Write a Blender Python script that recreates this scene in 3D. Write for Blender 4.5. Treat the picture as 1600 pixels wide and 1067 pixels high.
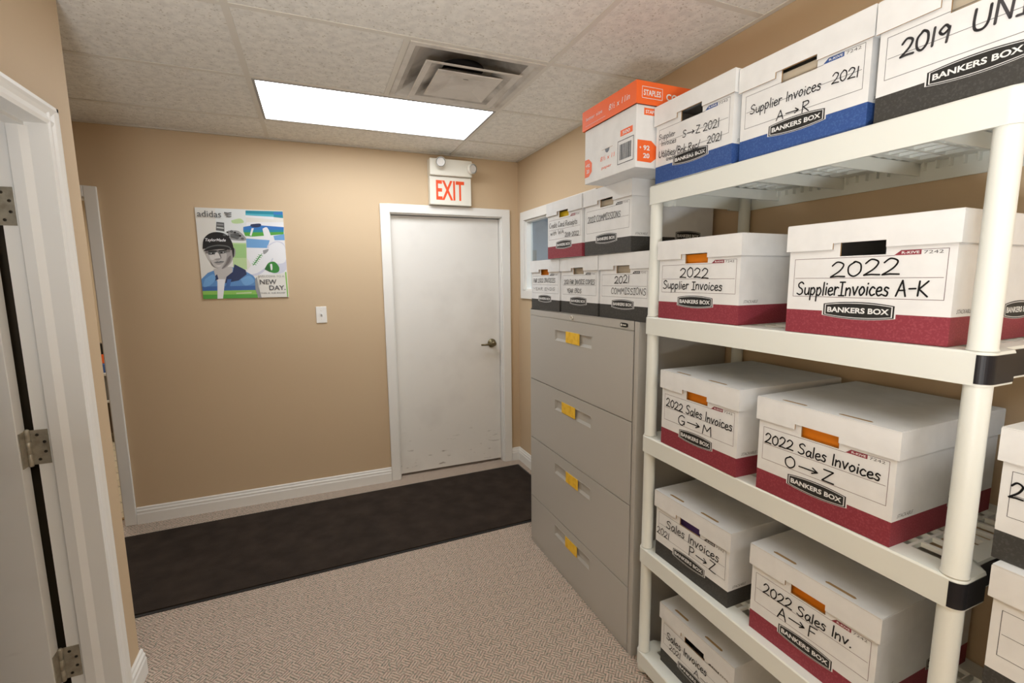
import bpy, bmesh, math, random
from mathutils import Matrix, Vector
random.seed(7)
SC = bpy.context.scene
COL = SC.collection
for _o in list(bpy.data.objects):
    bpy.data.objects.remove(_o)

# ------------------------------------------------------------------ camera
CAM_H = 1.53981784
F_PX, YAW, PITCH, ROLL = 732.804, 0.394858, 0.132476, -0.010533
cy, sy, cp, sp = math.cos(YAW), math.sin(YAW), math.cos(PITCH), math.sin(PITCH)
fwd = Vector((sy*cp, cy*cp, -sp)); rgt = Vector((cy, -sy, 0)); upv = rgt.cross(fwd)
r2 = rgt*math.cos(ROLL) + upv*math.sin(ROLL); u2 = -rgt*math.sin(ROLL) + upv*math.cos(ROLL)
cam_d = bpy.data.cameras.new('camera'); cam = bpy.data.objects.new('camera', cam_d); COL.objects.link(cam)
cam.matrix_world = Matrix(((r2.x, u2.x, -fwd.x, 0), (r2.y, u2.y, -fwd.y, 0), (r2.z, u2.z, -fwd.z, CAM_H), (0, 0, 0, 1)))
cam_d.sensor_width = 36; cam_d.lens = F_PX/1600*36; cam_d.clip_start = .02
SC.camera = cam

# ------------------------------------------------------------------ world, exposure
W = bpy.data.worlds.new('world'); SC.world = W; W.use_nodes = True
W.node_tree.nodes['Background'].inputs[0].default_value = (1, .95, .88, 1)
W.node_tree.nodes['Background'].inputs[1].default_value = 0.0
SC.view_settings.view_transform = 'Standard'; SC.view_settings.look = 'None'
SC.view_settings.exposure = 0.02; SC.view_settings.gamma = 1; SC.view_settings.use_curve_mapping = False
LAMP_FRONT = 10.5     # emission of the ceiling fixture in view
LAMP_REAR = 9.0      # emission of the twin fixture behind the camera

# added fill lamp, unseen: faces up beside the camera to brighten the ceiling
_fl = bpy.data.lights.new('added_ceiling_fill', 'AREA'); _fl.shape = 'DISK'; _fl.size = .5; _fl.energy = 52; _fl.color = (.93, .96, 1)
_fo = bpy.data.objects.new('added_ceiling_fill', _fl); COL.objects.link(_fo); _fo.location = (-.30, -.35, 1.0); _fo.rotation_euler = (math.radians(180), 0, 0)

# ------------------------------------------------------------------ room numbers
XL, XR, YB, YF, C = -.72, 1.5486, 3.5626, -2.2, 2.457
XH, Y2 = -3.2, 2.10           # hall end, far corner of the left wall
LX, LY = -.2218, 3.156        # ceiling grid origin

# ------------------------------------------------------------------ materials
def lin(c):
    return tuple((x/255/12.92 if x/255 <= .04045 else ((x/255+.055)/1.055)**2.4) for x in c) + (1,)
def mat(name, rgb, rough=.5, metal=0, spec=.4, noise=None, bump=None, coat=0):
    """noise = (scale, rgb2, lo, hi); bump = (scale, strength, distance)"""
    m = bpy.data.materials.new(name); m.use_nodes = True
    nt = m.node_tree; b = nt.nodes['Principled BSDF']
    b.inputs['Base Color'].default_value = lin(rgb); b.inputs['Roughness'].default_value = rough
    b.inputs['Metallic'].default_value = metal; b.inputs['Specular IOR Level'].default_value = spec
    tc = nt.nodes.new('ShaderNodeTexCoord')
    if noise:
        n = nt.nodes.new('ShaderNodeTexNoise'); n.inputs['Scale'].default_value = noise[0]; n.inputs['Detail'].default_value = 5
        nt.links.new(tc.outputs['Object'], n.inputs['Vector'])
        r = nt.nodes.new('ShaderNodeValToRGB')
        r.color_ramp.elements[0].position = noise[2]; r.color_ramp.elements[0].color = lin(rgb)
        r.color_ramp.elements[1].position = noise[3]; r.color_ramp.elements[1].color = lin(noise[1])
        nt.links.new(n.outputs['Fac'], r.inputs['Fac']); nt.links.new(r.outputs['Color'], b.inputs['Base Color'])
    if bump:
        n2 = nt.nodes.new('ShaderNodeTexNoise'); n2.inputs['Scale'].default_value = bump[0]; n2.inputs['Detail'].default_value = 3
        nt.links.new(tc.outputs['Object'], n2.inputs['Vector'])
        bp = nt.nodes.new('ShaderNodeBump'); bp.inputs['Strength'].default_value = bump[1]; bp.inputs['Distance'].default_value = bump[2]
        nt.links.new(n2.outputs['Fac'], bp.inputs['Height']); nt.links.new(bp.outputs['Normal'], b.inputs['Normal'])
    return m
def emit(name, rgb, s):
    m = bpy.data.materials.new(name); m.use_nodes = True; nt = m.node_tree; nt.nodes.clear()
    e = nt.nodes.new('ShaderNodeEmission'); o = nt.nodes.new('ShaderNodeOutputMaterial')
    e.inputs[0].default_value = lin(rgb); e.inputs[1].default_value = s
    nt.links.new(e.outputs[0], o.inputs[0]); return m
def N(nt, t, **kw):
    n = nt.nodes.new(t)
    for k, v in kw.items():
        if k in n.inputs: n.inputs[k].default_value = v
        else: setattr(n, k, v)
    return n

M = {}
M['wall'] = mat('wall_paint', (205, 181, 148), .62, bump=(220, .06, .002))
M['wall_pale'] = mat('far_room_paint', (208, 190, 160), .7)
M['office'] = mat('office_paint', (182, 190, 200), .7)
M['white_trim'] = mat('trim_paint', (236, 234, 228), .38)
M['door'] = mat('door_paint', (232, 229, 222), .42)
M['tbar'] = mat('ceiling_bar', (222, 217, 206), .5)
M['steel'] = mat('hinge_steel', (176, 168, 150), .42, .45, noise=(40, (150, 142, 124), .4, .7))
M['screw'] = mat('screw_steel', (60, 54, 44), .5, .6)
M['brass'] = mat('antique_nickel', (128, 118, 92), .3, .9)
M['cab'] = mat('cabinet_enamel', (180, 177, 170), .42, spec=.35, bump=(900, .04, .0005))
M['cab_dark'] = mat('cabinet_recess', (170, 167, 160), .5)
M['yellow'] = mat('yellow_label', (242, 196, 60), .55, noise=(60, (226, 174, 40), .45, .7))
M['plastic'] = mat('shelf_plastic', (226, 229, 222), .42, bump=(500, .05, .0006))
M['black_tape'] = mat('black_tape', (20, 20, 26), .45)
M['card'] = mat('white_card', (228, 229, 228), .62, noise=(18, (221, 222, 221), .4, .7))
M['kraft'] = mat('kraft_card', (164, 132, 90), .8)
M['grey_card'] = mat('inner_card', (168, 160, 146), .8)
M['maroon'] = mat('maroon_print', (136, 50, 62), .6, noise=(260, (150, 64, 74), .5, .62))
M['black_pr'] = mat('black_print', (58, 57, 54), .6, noise=(260, (70, 69, 66), .5, .62))
M['blue_pr'] = mat('blue_print', (48, 80, 142), .6, noise=(260, (62, 94, 154), .5, .62))
M['logo'] = mat('logo_black', (38, 38, 36), .55)
M['ink'] = mat('marker_ink', (16, 16, 18), .5)
M['ink_soft'] = mat('pencil_ink', (96, 94, 92), .6)
M['ink_grey'] = mat('worn_marker', (66, 64, 66), .5)
M['line'] = mat('printed_line', (112, 88, 92), .6)
M['line_g'] = mat('printed_line_grey', (96, 96, 98), .6)
M['orange'] = mat('orange_folder', (238, 138, 28), .6)
M['yfold'] = mat('yellow_folder', (236, 204, 40), .6)
M['purple'] = mat('purple_folder', (84, 62, 120), .6)
M['beigef'] = mat('beige_folder', (206, 194, 172), .7)
M['orange_pr'] = mat('orange_print', (238, 104, 44), .55)
M['red'] = mat('sign_red', (236, 84, 38), .5)
M['sign'] = mat('sign_white', (232, 228, 214), .45)
M['lampglass'] = mat('lamp_lens', (225, 226, 224), .12, .3)
M['vent'] = mat('vent_enamel', (212, 206, 196), .45, noise=(7, (176, 168, 156), .48, .78))
M['soot'] = mat('vent_soot', (206, 199, 188), .55, noise=(5, (92, 84, 72), .42, .72))
M['duct'] = mat('duct_dark', (52, 46, 40), .8)
M['dark'] = mat('dark_plastic', (26, 25, 24), .4)
M['tile'] = mat('floor_tile', (216, 204, 176), .35)
M['cart'] = mat('cart_grey', (112, 110, 104), .5)
M['cart_edge'] = mat('cart_edge', (206, 204, 196), .5)
M['bblue'] = mat('bin_blue', (64, 96, 150), .45)
M['frame'] = mat('fixture_frame', (160, 158, 154), .45)
M['lens'] = emit('fluorescent_lens', (248, 251, 255), LAMP_FRONT)
M['lens2'] = emit('fluorescent_lens_rear', (248, 251, 255), LAMP_REAR)

def scuffed_door():
    m = M['door']; nt = m.node_tree; b = nt.nodes['Principled BSDF']
    tc = N(nt, 'ShaderNodeTexCoord'); mp = N(nt, 'ShaderNodeMapping'); mp.inputs['Scale'].default_value = (7, 1, 26)
    nt.links.new(tc.outputs['Object'], mp.inputs['Vector'])
    n = N(nt, 'ShaderNodeTexNoise', Scale=1.6, Detail=4.0); nt.links.new(mp.outputs['Vector'], n.inputs['Vector'])
    r = N(nt, 'ShaderNodeValToRGB'); r.color_ramp.elements[0].position = .64; r.color_ramp.elements[1].position = .74
    nt.links.new(n.outputs['Fac'], r.inputs['Fac'])
    sep = N(nt, 'ShaderNodeSeparateXYZ'); nt.links.new(tc.outputs['Object'], sep.inputs[0])
    mr = N(nt, 'ShaderNodeMapRange'); nt.links.new(sep.outputs['Z'], mr.inputs[0])
    mr.inputs[1].default_value = .10; mr.inputs[2].default_value = .42; mr.inputs[3].default_value = .75; mr.inputs[4].default_value = 0
    mu = N(nt, 'ShaderNodeMath', operation='MULTIPLY'); nt.links.new(r.outputs['Color'], mu.inputs[0]); nt.links.new(mr.outputs[0], mu.inputs[1])
    # hand-worn grime in the middle of the leaf
    n2 = N(nt, 'ShaderNodeTexNoise', Scale=4.0, Detail=3.0); nt.links.new(tc.outputs['Object'], n2.inputs['Vector'])
    r3 = N(nt, 'ShaderNodeValToRGB'); r3.color_ramp.elements[0].position = .5; r3.color_ramp.elements[1].position = .85
    r3.color_ramp.elements[1].color = (.14, .14, .14, 1); nt.links.new(n2.outputs['Fac'], r3.inputs['Fac'])
    ad = N(nt, 'ShaderNodeMath', operation='ADD'); nt.links.new(mu.outputs[0], ad.inputs[0]); nt.links.new(r3.outputs['Color'], ad.inputs[1])
    mx = N(nt, 'ShaderNodeMix', data_type='RGBA'); nt.links.new(ad.outputs[0], mx.inputs[0])
    mx.inputs[6].default_value = lin((232, 229, 222)); mx.inputs[7].default_value = lin((128, 116, 104))
    nt.links.new(mx.outputs[2], b.inputs['Base Color'])
scuffed_door()

def ceiling_tile():
    m = mat('ceiling_tile', (240, 237, 229), .85); nt = m.node_tree; b = nt.nodes['Principled BSDF']
    tc = N(nt, 'ShaderNodeTexCoord')
    v = N(nt, 'ShaderNodeTexNoise', Scale=105.0, Detail=2.0); nt.links.new(tc.outputs['Object'], v.inputs['Vector'])
    r = N(nt, 'ShaderNodeValToRGB'); e = r.color_ramp.elements
    e[0].position = .28; e[0].color = lin((204, 198, 184)); e[1].position = .40; e[1].color = lin((240, 237, 229))
    nt.links.new(v.outputs['Fac'], r.inputs['Fac'])
    n2 = N(nt, 'ShaderNodeTexNoise', Scale=30.0, Detail=3.0); nt.links.new(tc.outputs['Object'], n2.inputs['Vector'])
    r2_ = N(nt, 'ShaderNodeValToRGB'); r2_.color_ramp.elements[0].color = (.88, .88, .88, 1); r2_.color_ramp.elements[1].color = (1, 1, 1, 1)
    r2_.color_ramp.elements[0].position = .35; r2_.color_ramp.elements[1].position = .6; nt.links.new(n2.outputs['Fac'], r2_.inputs['Fac'])
    mx = N(nt, 'ShaderNodeMix', data_type='RGBA', blend_type='MULTIPLY'); mx.inputs[0].default_value = 1
    nt.links.new(r.outputs['Color'], mx.inputs[6]); nt.links.new(r2_.outputs['Color'], mx.inputs[7])
    nt.links.new(mx.outputs[2], b.inputs['Base Color'])
    bp = N(nt, 'ShaderNodeBump', Strength=.5, Distance=.003); nt.links.new(v.outputs['Fac'], bp.inputs['Height']); nt.links.new(bp.outputs['Normal'], b.inputs['Normal'])
    return m
M['ctile'] = ceiling_tile()

def carpet():
    m = mat('loop_carpet', (176, 156, 136), .95, spec=.1); nt = m.node_tree; b = nt.nodes['Principled BSDF']
    tc = N(nt, 'ShaderNodeTexCoord'); mp = N(nt, 'ShaderNodeMapping'); mp.inputs['Rotation'].default_value = (0, 0, .78)
    nt.links.new(tc.outputs['Object'], mp.inputs['Vector'])
    ck = N(nt, 'ShaderNodeTexChecker', Scale=27.0); nt.links.new(mp.outputs['Vector'], ck.inputs['Vector'])
    w1 = N(nt, 'ShaderNodeTexWave', Scale=27.0, bands_direction='X', Distortion=.8); w2 = N(nt, 'ShaderNodeTexWave', Scale=27.0, bands_direction='Y', Distortion=.8)
    for w in (w1, w2): nt.links.new(mp.outputs['Vector'], w.inputs['Vector'])
    mx = N(nt, 'ShaderNodeMix', data_type='RGBA'); nt.links.new(ck.outputs['Fac'], mx.inputs[0]); nt.links.new(w1.outputs['Color'], mx.inputs[6]); nt.links.new(w2.outputs['Color'], mx.inputs[7])
    n = N(nt, 'ShaderNodeTexNoise', Scale=110.0, Detail=2.0); nt.links.new(tc.outputs['Object'], n.inputs['Vector'])
    r = N(nt, 'ShaderNodeValToRGB'); cr = r.color_ramp
    cr.elements[0].position = .30; cr.elements[0].color = lin((144, 147, 134)); cr.elements[1].position = .72; cr.elements[1].color = lin((206, 196, 178))
    for pos, c in ((.42, (176, 163, 147)), (.5, (205, 189, 172)), (.6, (198, 169, 154))):
        e = cr.elements.new(pos); e.color = lin(c)
    nt.links.new(n.outputs['Fac'], r.inputs['Fac'])
    rr = N(nt, 'ShaderNodeValToRGB'); rr.color_ramp.elements[0].color = (.5, .5, .5, 1); rr.color_ramp.elements[1].color = (1, 1, 1, 1)
    rr.color_ramp.elements[1].position = .6
    nt.links.new(mx.outputs[2], rr.inputs['Fac'])
    mm = N(nt, 'ShaderNodeMix', data_type='RGBA', blend_type='MULTIPLY'); mm.inputs[0].default_value = 1
    nt.links.new(r.outputs['Color'], mm.inputs[6]); nt.links.new(rr.outputs['Color'], mm.inputs[7])
    nt.links.new(mm.outputs[2], b.inputs['Base Color'])
    bp = N(nt, 'ShaderNodeBump', Strength=.6, Distance=.004); nt.links.new(mx.outputs[2], bp.inputs['Height']); nt.links.new(bp.outputs['Normal'], b.inputs['Normal'])
    return m
M['carpet'] = carpet()
M['mat'] = mat('mat_pile', (50, 43, 38), .95, spec=.1, noise=(9, (62, 53, 46), .35, .7), bump=(350, .7, .004))
M['rubber'] = mat('mat_rubber', (34, 31, 28), .6)

def tile_floor():
    m = M['tile']; nt = m.node_tree; b = nt.nodes['Principled BSDF']; tc = N(nt, 'ShaderNodeTexCoord')
    br = N(nt, 'ShaderNodeTexBrick', Scale=3.2); br.inputs['Color1'].default_value = lin((216, 204, 176)); br.inputs['Color2'].default_value = lin((208, 194, 164))
    br.inputs['Mortar'].default_value = lin((150, 140, 118)); br.inputs['Mortar Size'].default_value = .012; br.inputs['Brick Width'].default_value = .5; br.inputs['Row Height'].default_value = .5; br.offset = 0
    mp = N(nt, 'ShaderNodeMapping'); mp.inputs['Rotation'].default_value = (0, 0, .78); nt.links.new(tc.outputs['Object'], mp.inputs['Vector'])
    nt.links.new(mp.outputs['Vector'], br.inputs['Vector']); nt.links.new(br.outputs['Color'], b.inputs['Base Color'])
tile_floor()

def glass():
    m = bpy.data.materials.new('window_glass'); m.use_nodes = True; nt = m.node_tree; nt.nodes.clear()
    o = N(nt, 'ShaderNodeOutputMaterial'); t = N(nt, 'ShaderNodeBsdfTransparent'); g = N(nt, 'ShaderNodeBsdfGlossy'); g.inputs['Roughness'].default_value = .02
    t.inputs[0].default_value = (.86, .9, .92, 1)
    f = N(nt, 'ShaderNodeMath', operation='MULTIPLY'); lw_ = N(nt, 'ShaderNodeLayerWeight', Blend=.25); nt.links.new(lw_.outputs['Facing'], f.inputs[0]); f.inputs[1].default_value = .35; x = N(nt, 'ShaderNodeMixShader')
    nt.links.new(f.outputs[0], x.inputs[0]); nt.links.new(t.outputs[0], x.inputs[1]); nt.links.new(g.outputs[0], x.inputs[2]); nt.links.new(x.outputs[0], o.inputs[0])
    return m
M['glass'] = glass()

# ------------------------------------------------------------------ mesh builder
class MB:
    def __init__(s): s.v = []; s.f = []; s.m = []; s.s = []; s.mats = []
    def mi(s, m):
        if m not in s.mats: s.mats.append(m)
        return s.mats.index(m)
    def add(s, vs, fs, m, smooth=False):
        o = len(s.v); s.v += [tuple(v) for v in vs]; k = s.mi(m)
        for f in fs: s.f.append([i+o for i in f]); s.m.append(k); s.s.append(smooth)
        return s
    def box(s, x0, x1, y0, y1, z0, z1, m):
        vs = [(x, y, z) for z in (z0, z1) for y in (y0, y1) for x in (x0, x1)]
        return s.add(vs, [(0, 2, 3, 1), (4, 5, 7, 6), (0, 1, 5, 4), (2, 6, 7, 3), (0, 4, 6, 2), (1, 3, 7, 5)], m)
    def poly(s, pts, m, f=None):
        if f: pts = [f(*p) for p in pts]
        return s.add(pts, [list(range(len(pts)))], m)
    def prism(s, pts, f, a, b, m, smooth=False):
        """2D outline pts; f(u, v, h) -> xyz, extruded from h=a to h=b"""
        n = len(pts); vs = [f(u, v, a) for u, v in pts]+[f(u, v, b) for u, v in pts]
        s.add(vs, [list(range(n))[::-1], list(range(n, 2*n))], m)
        return s.add(vs, [(i, (i+1) % n, n+(i+1) % n, n+i) for i in range(n)], m, smooth)
    def lathe(s, prof, f, m, n=28, smooth=True, caps=True):
        """prof = [(r, h)]; f(u, v, h) -> xyz"""
        vs = [f(r*math.cos(2*math.pi*i/n), r*math.sin(2*math.pi*i/n), h) for r, h in prof for i in range(n)]
        fs = [(k*n+i, k*n+(i+1) % n, (k+1)*n+(i+1) % n, (k+1)*n+i) for k in range(len(prof)-1) for i in range(n)]
        s.add(vs, fs, m, smooth)
        if caps: s.add(vs, [list(range(n))[::-1], list(range((len(prof)-1)*n, len(prof)*n))], m)
        return s
    def tube(s, path, rad, m, n=12):
        P = [Vector(p) for p in path]; rings = []
        for i, p in enumerate(P):
            d = (P[min(i+1, len(P)-1)]-P[max(i-1, 0)]).normalized()
            a = d.cross(Vector((0, 0, 1)) if abs(d.z) < .9 else Vector((1, 0, 0))).normalized(); b = d.cross(a)
            r = rad[i] if isinstance(rad, (list, tuple)) else rad
            rings.append([tuple(p+a*r*math.cos(2*math.pi*k/n)+b*r*math.sin(2*math.pi*k/n)) for k in range(n)])
        vs = sum(rings, [])
        s.add(vs, [(k*n+i, k*n+(i+1) % n, (k+1)*n+(i+1) % n, (k+1)*n+i) for k in range(len(P)-1) for i in range(n)], m, True)
        return s.add(vs, [list(range(n))[::-1], list(range((len(P)-1)*n, len(P)*n))], m)
    def build(s, name, parent=None, loc=None, bevel=0, recalc=True):
        me = bpy.data.meshes.new(name); me.from_pydata(s.v, [], s.f); me.update()
        for m in s.mats: me.materials.append(m)
        me.polygons.foreach_set('material_index', s.m); me.polygons.foreach_set('use_smooth', s.s)
        if recalc:
            bm = bmesh.new(); bm.from_mesh(me); bmesh.ops.remove_doubles(bm, verts=bm.verts, dist=1e-6)
            bmesh.ops.recalc_face_normals(bm, faces=bm.faces); bm.to_mesh(me); bm.free()
        o = bpy.data.objects.new(name, me); COL.objects.link(o)
        if parent: o.parent = parent
        if loc: o.location = loc
        if bevel:
            b = o.modifiers.new('bevel', 'BEVEL'); b.width = bevel; b.segments = 2; b.limit_method = 'ANGLE'; b.angle_limit = math.radians(40)
        return o
def tag(o, label, cat, group=None):
    o['label'] = label; o['category'] = cat
    if group: o['group'] = group
    return o
def thing(name, label, cat, loc=(0, 0, 0), rz=0, group=None):
    o = bpy.data.objects.new(name, None); COL.objects.link(o); o.location = loc; o.rotation_euler = (0, 0, rz); o.empty_display_size = .05
    return tag(o, label, cat, group)
def structure(o):
    o['kind'] = 'structure'; return o
XZ = lambda u, v, h: (u, h, v)      # outline in x,z extruded along y
YZ = lambda u, v, h: (h, u, v)
XY = lambda u, v, h: (u, v, h)

# ------------------------------------------------------------------ printed lettering (built-in font -> flat mesh)
_tc = {}
def glyphs(text, bold=0.0, space=1.0):
    k = (text, bold, space)
    if k not in _tc:
        c = bpy.data.curves.new('lettering', 'FONT'); c.body = text; c.size = 1; c.offset = bold; c.space_character = space; c.resolution_u = 3
        o = bpy.data.objects.new('lettering', c); COL.objects.link(o); bpy.context.view_layer.update()
        me = bpy.data.meshes.new_from_object(o.evaluated_get(bpy.context.evaluated_depsgraph_get()))
        vs = [(v.co.x, v.co.y) for v in me.vertices]; fs = [tuple(p.vertices) for p in me.polygons]
        bpy.data.objects.remove(o); bpy.data.curves.remove(c); bpy.data.meshes.remove(me)
        x0, x1 = min(v[0] for v in vs), max(v[0] for v in vs); y0, y1 = min(v[1] for v in vs), max(v[1] for v in vs)
        _tc[k] = ([((x-x0)/(x1-x0), (y-y0)/(y1-y0)) for x, y in vs], fs)
    return _tc[k]
def letter(mb, text, u0, v0, w, h, f, m, bold=.0, shear=0, space=1.0, bend=None):
    """lettering filling the rectangle u0..u0+w, v0..v0+h"""
    vs, fs = glyphs(text, bold, space)
    out = []
    for a, b in vs:
        hh = h*(bend(a) if bend else 1); vv = v0+h/2+(b-.5)*hh
        out.append(f(u0+a*w+shear*b*h, vv))
    return mb.add(out, fs, m)

# ------------------------------------------------------------------ handwriting (stroke letters drawn as flat marker ribbons)
G = {}
def _g(ch, w, *strokes): G[ch] = (w, strokes)
def S(*p): return (True, p)
def L(*p): return (False, p)
_g(' ', .32)
_g('A', .62, L((0, 0), (.3, 1), (.58, 0)), L((.1, .36), (.5, .38)))
_g('B', .58, L((.08, 1), (.06, 0)), S((.06, 1), (.45, .9), (.4, .6), (.08, .53), (.5, .4), (.48, .08), (.04, 0)))
_g('C', .6, S((.55, .84), (.35, 1), (.08, .7), (.08, .25), (.3, 0), (.56, .14)))
_g('D', .62, L((.08, 1), (.08, 0)), S((.02, 1), (.5, .85), (.55, .3), (.04, 0)))
_g('E', .52, L((.5, 1), (.08, .98), (.06, 0), (.5, .02)), L((.08, .52), (.42, .54)))
_g('F', .52, L((.54, 1), (.08, .97), (.06, 0)), L((.08, .52), (.42, .54)))
_g('G', .66, S((.56, .86), (.32, 1), (.06, .66), (.1, .16), (.4, 0), (.58, .3)), L((.34, .42), (.6, .44), (.58, .1)))
_g('I', .42, L((.2, 1), (.2, 0)), L((.02, 1), (.4, 1)), L((0, 0), (.4, 0)))
_g('|', .22, L((.12, 1), (.1, 0)))
_g('K', .6, L((.06, 1), (.05, 0)), L((.55, 1), (.08, .46), (.6, -.04)))
_g('L', .5, L((.06, 1), (.05, 0), (.48, .02)))
_g('M', .74, L((.02, 0), (.1, 1), (.36, .4), (.62, 1), (.7, 0)))
_g('N', .62, L((.05, 0), (.07, 1), (.5, .04), (.54, 1)))
_g('O', .68, S((.34, 1), (.06, .7), (.1, .2), (.36, 0), (.6, .3), (.56, .8), (.34, 1), (.26, .97)))
_g('P', .56, L((.08, 1), (.05, 0)), S((.04, .95), (.4, 1), (.5, .72), (.3, .5), (.06, .48)))
_g('R', .6, L((.08, 1), (.05, 0)), S((.04, .95), (.42, .98), (.48, .7), (.08, .5)), L((.14, .5), (.56, 0)))
_g('S', .58, S((.52, .86), (.34, 1), (.1, .84), (.16, .6), (.42, .44), (.48, .16), (.26, 0), (.02, .1)))
_g('T', .58, L((0, 1), (.58, 1)), L((.3, 1), (.28, 0)))
_g('U', .62, S((.06, 1), (.05, .4), (.14, .06), (.38, .02), (.52, .3), (.54, 1)))
_g('V', .6, L((.02, 1), (.28, 0), (.58, 1)))
_g('W', .84, L((.02, 1), (.2, 0), (.4, .7), (.6, 0), (.82, 1)))
_g('Y', .58, L((.02, 1), (.28, .5), (.56, 1)), L((.28, .5), (.24, 0)))
_g('Z', .62, L((.04, 1), (.54, .97), (.02, .02), (.62, 0)))
_g('0', .58, S((.3, 1), (.05, .7), (.08, .2), (.3, 0), (.52, .3), (.5, .8), (.3, 1), (.22, .96)))
_g('1', .26, L((.12, 1), (.1, 0)))
_g('2', .6, S((.04, .76), (.24, 1), (.5, .82), (.38, .42), (.02, .02)), L((.02, .02), (.3, .05), (.6, .02)))
_g('8', .56, S((.46, .84), (.26, 1), (.08, .78), (.3, .52), (.48, .24), (.26, 0), (.06, .2), (.26, .5), (.46, .84)))
_g('9', .54, S((.46, .74), (.28, 1), (.06, .74), (.22, .52), (.44, .7)), L((.46, .82), (.4, 0)))
_g('-', .5, L((.06, .46), (.44, .48)))
_g('/', .42, L((.02, -.08), (.38, 1.05)))
_g('.', .24, L((.08, .0), (.12, .05)))
_g('>', 1.25, L((.1, .46), (1.12, .46)), L((.86, .72), (1.14, .46), (.84, .24)))
_g('a', .46, S((.4, .52), (.2, .6), (.03, .3), (.14, 0), (.34, .2), (.4, .55)), S((.4, .56), (.38, .12), (.48, 0)))
_g('b', .46, L((.06, 1), (.06, 0)), S((.06, .4), (.28, .56), (.4, .26), (.22, 0), (.06, .06)))
_g('c', .42, S((.38, .5), (.2, .6), (.04, .28), (.18, 0), (.4, .1)))
_g('d', .48, S((.38, .5), (.2, .58), (.03, .26), (.18, 0), (.38, .2)), L((.4, 1), (.4, 0)))
_g('e', .44, S((.05, .28), (.36, .36), (.3, .58), (.1, .5), (.05, .2), (.2, 0), (.42, .1)))
_g('h', .46, L((.06, 1), (.06, 0)), S((.06, .36), (.26, .56), (.38, .4), (.38, 0)))
_g('i', .2, L((.09, .56), (.08, 0)), L((.1, .8), (.11, .84)))
_g('k', .44, L((.06, 1), (.06, 0)), L((.38, .58), (.08, .26), (.42, 0)))
_g('l', .2, L((.09, 1), (.08, 0)))
_g('m', .66, S((.05, .58), (.05, 0)), S((.05, .36), (.2, .58), (.32, .4), (.32, 0)), S((.32, .36), (.48, .58), (.6, .4), (.6, 0)))
_g('n', .46, S((.06, .58), (.06, 0)), S((.06, .36), (.26, .58), (.38, .4), (.38, 0)))
_g('o', .46, S((.22, .6), (.04, .32), (.18, 0), (.4, .26), (.32, .56), (.18, .59)))
_g('p', .46, L((.06, .58), (.04, -.42)), S((.06, .42), (.26, .6), (.4, .3), (.24, 0), (.06, .1)))
_g('r', .36, L((.06, .58), (.06, 0)), S((.06, .34), (.2, .56), (.34, .52)))
_g('s', .38, S((.34, .52), (.16, .6), (.08, .42), (.3, .24), (.24, 0), (.02, .06)))
_g('t', .34, L((.16, .95), (.14, .06), (.3, 0)), L((.0, .6), (.32, .62)))
_g('u', .46, S((.06, .58), (.06, .16), (.2, 0), (.38, .2), (.4, .58)), L((.4, .3), (.42, 0)))
_g('w', .6, L((.03, .58), (.14, 0), (.28, .45), (.42, 0), (.56, .6)))
_g('v', .44, L((.03, .58), (.2, 0), (.4, .6)))
def _smooth(p, n=5):
    if len(p) < 3: return list(p)
    q = [p[0]]+list(p)+[p[-1]]; out = []
    for i in range(1, len(q)-2):
        a, b, c, d = q[i-1], q[i], q[i+1], q[i+2]
        for k in range(n):
            t = k/n
            out.append(tuple(.5*((2*b[j])+(-a[j]+c[j])*t+(2*a[j]-5*b[j]+4*c[j]-d[j])*t*t+(-a[j]+3*b[j]-3*c[j]+d[j])*t**3) for j in (0, 1)))
    out.append(p[-1]); return out
def ribbon(mb, pts, w, f, m):
    for (x0, y0), (x1, y1) in zip(pts, pts[1:]):
        dx, dy = x1-x0, y1-y0; l = math.hypot(dx, dy)
        if l < 1e-7: continue
        nx, ny = -dy/l*w/2, dx/l*w/2
        mb.add([f(x0+nx, y0+ny), f(x1+nx, y1+ny), f(x1-nx, y1-ny), f(x0-nx, y0-ny)], [(0, 1, 2, 3)], m)
    for x, y in pts:
        mb.add([f(x+w/2*math.cos(a*math.pi/4), y+w/2*math.sin(a*math.pi/4)) for a in range(8)], [list(range(8))], m)
def handwrite(mb, text, u0, v0, u1, v1, h, f, m, pen=.0028):
    tot = sum(G[c][0]*1.12 for c in text); k = (u1-u0)/tot; x = 0
    for ch in text:
        w, st = G[ch]; jy = random.uniform(-.05, .05); sc = random.uniform(.92, 1.06)
        for sm, pts in st:
            pp = _smooth(pts) if sm else list(pts)
            q = []
            for a, b in pp:
                uu = u0+(x+a)*k+.10*b*h*.5
                q.append((uu, v0+(v1-v0)*((uu-u0)/max(u1-u0, 1e-6))+(b*sc+jy)*h))
            ribbon(mb, q, pen, f, m)
        x += w*1.12

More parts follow.
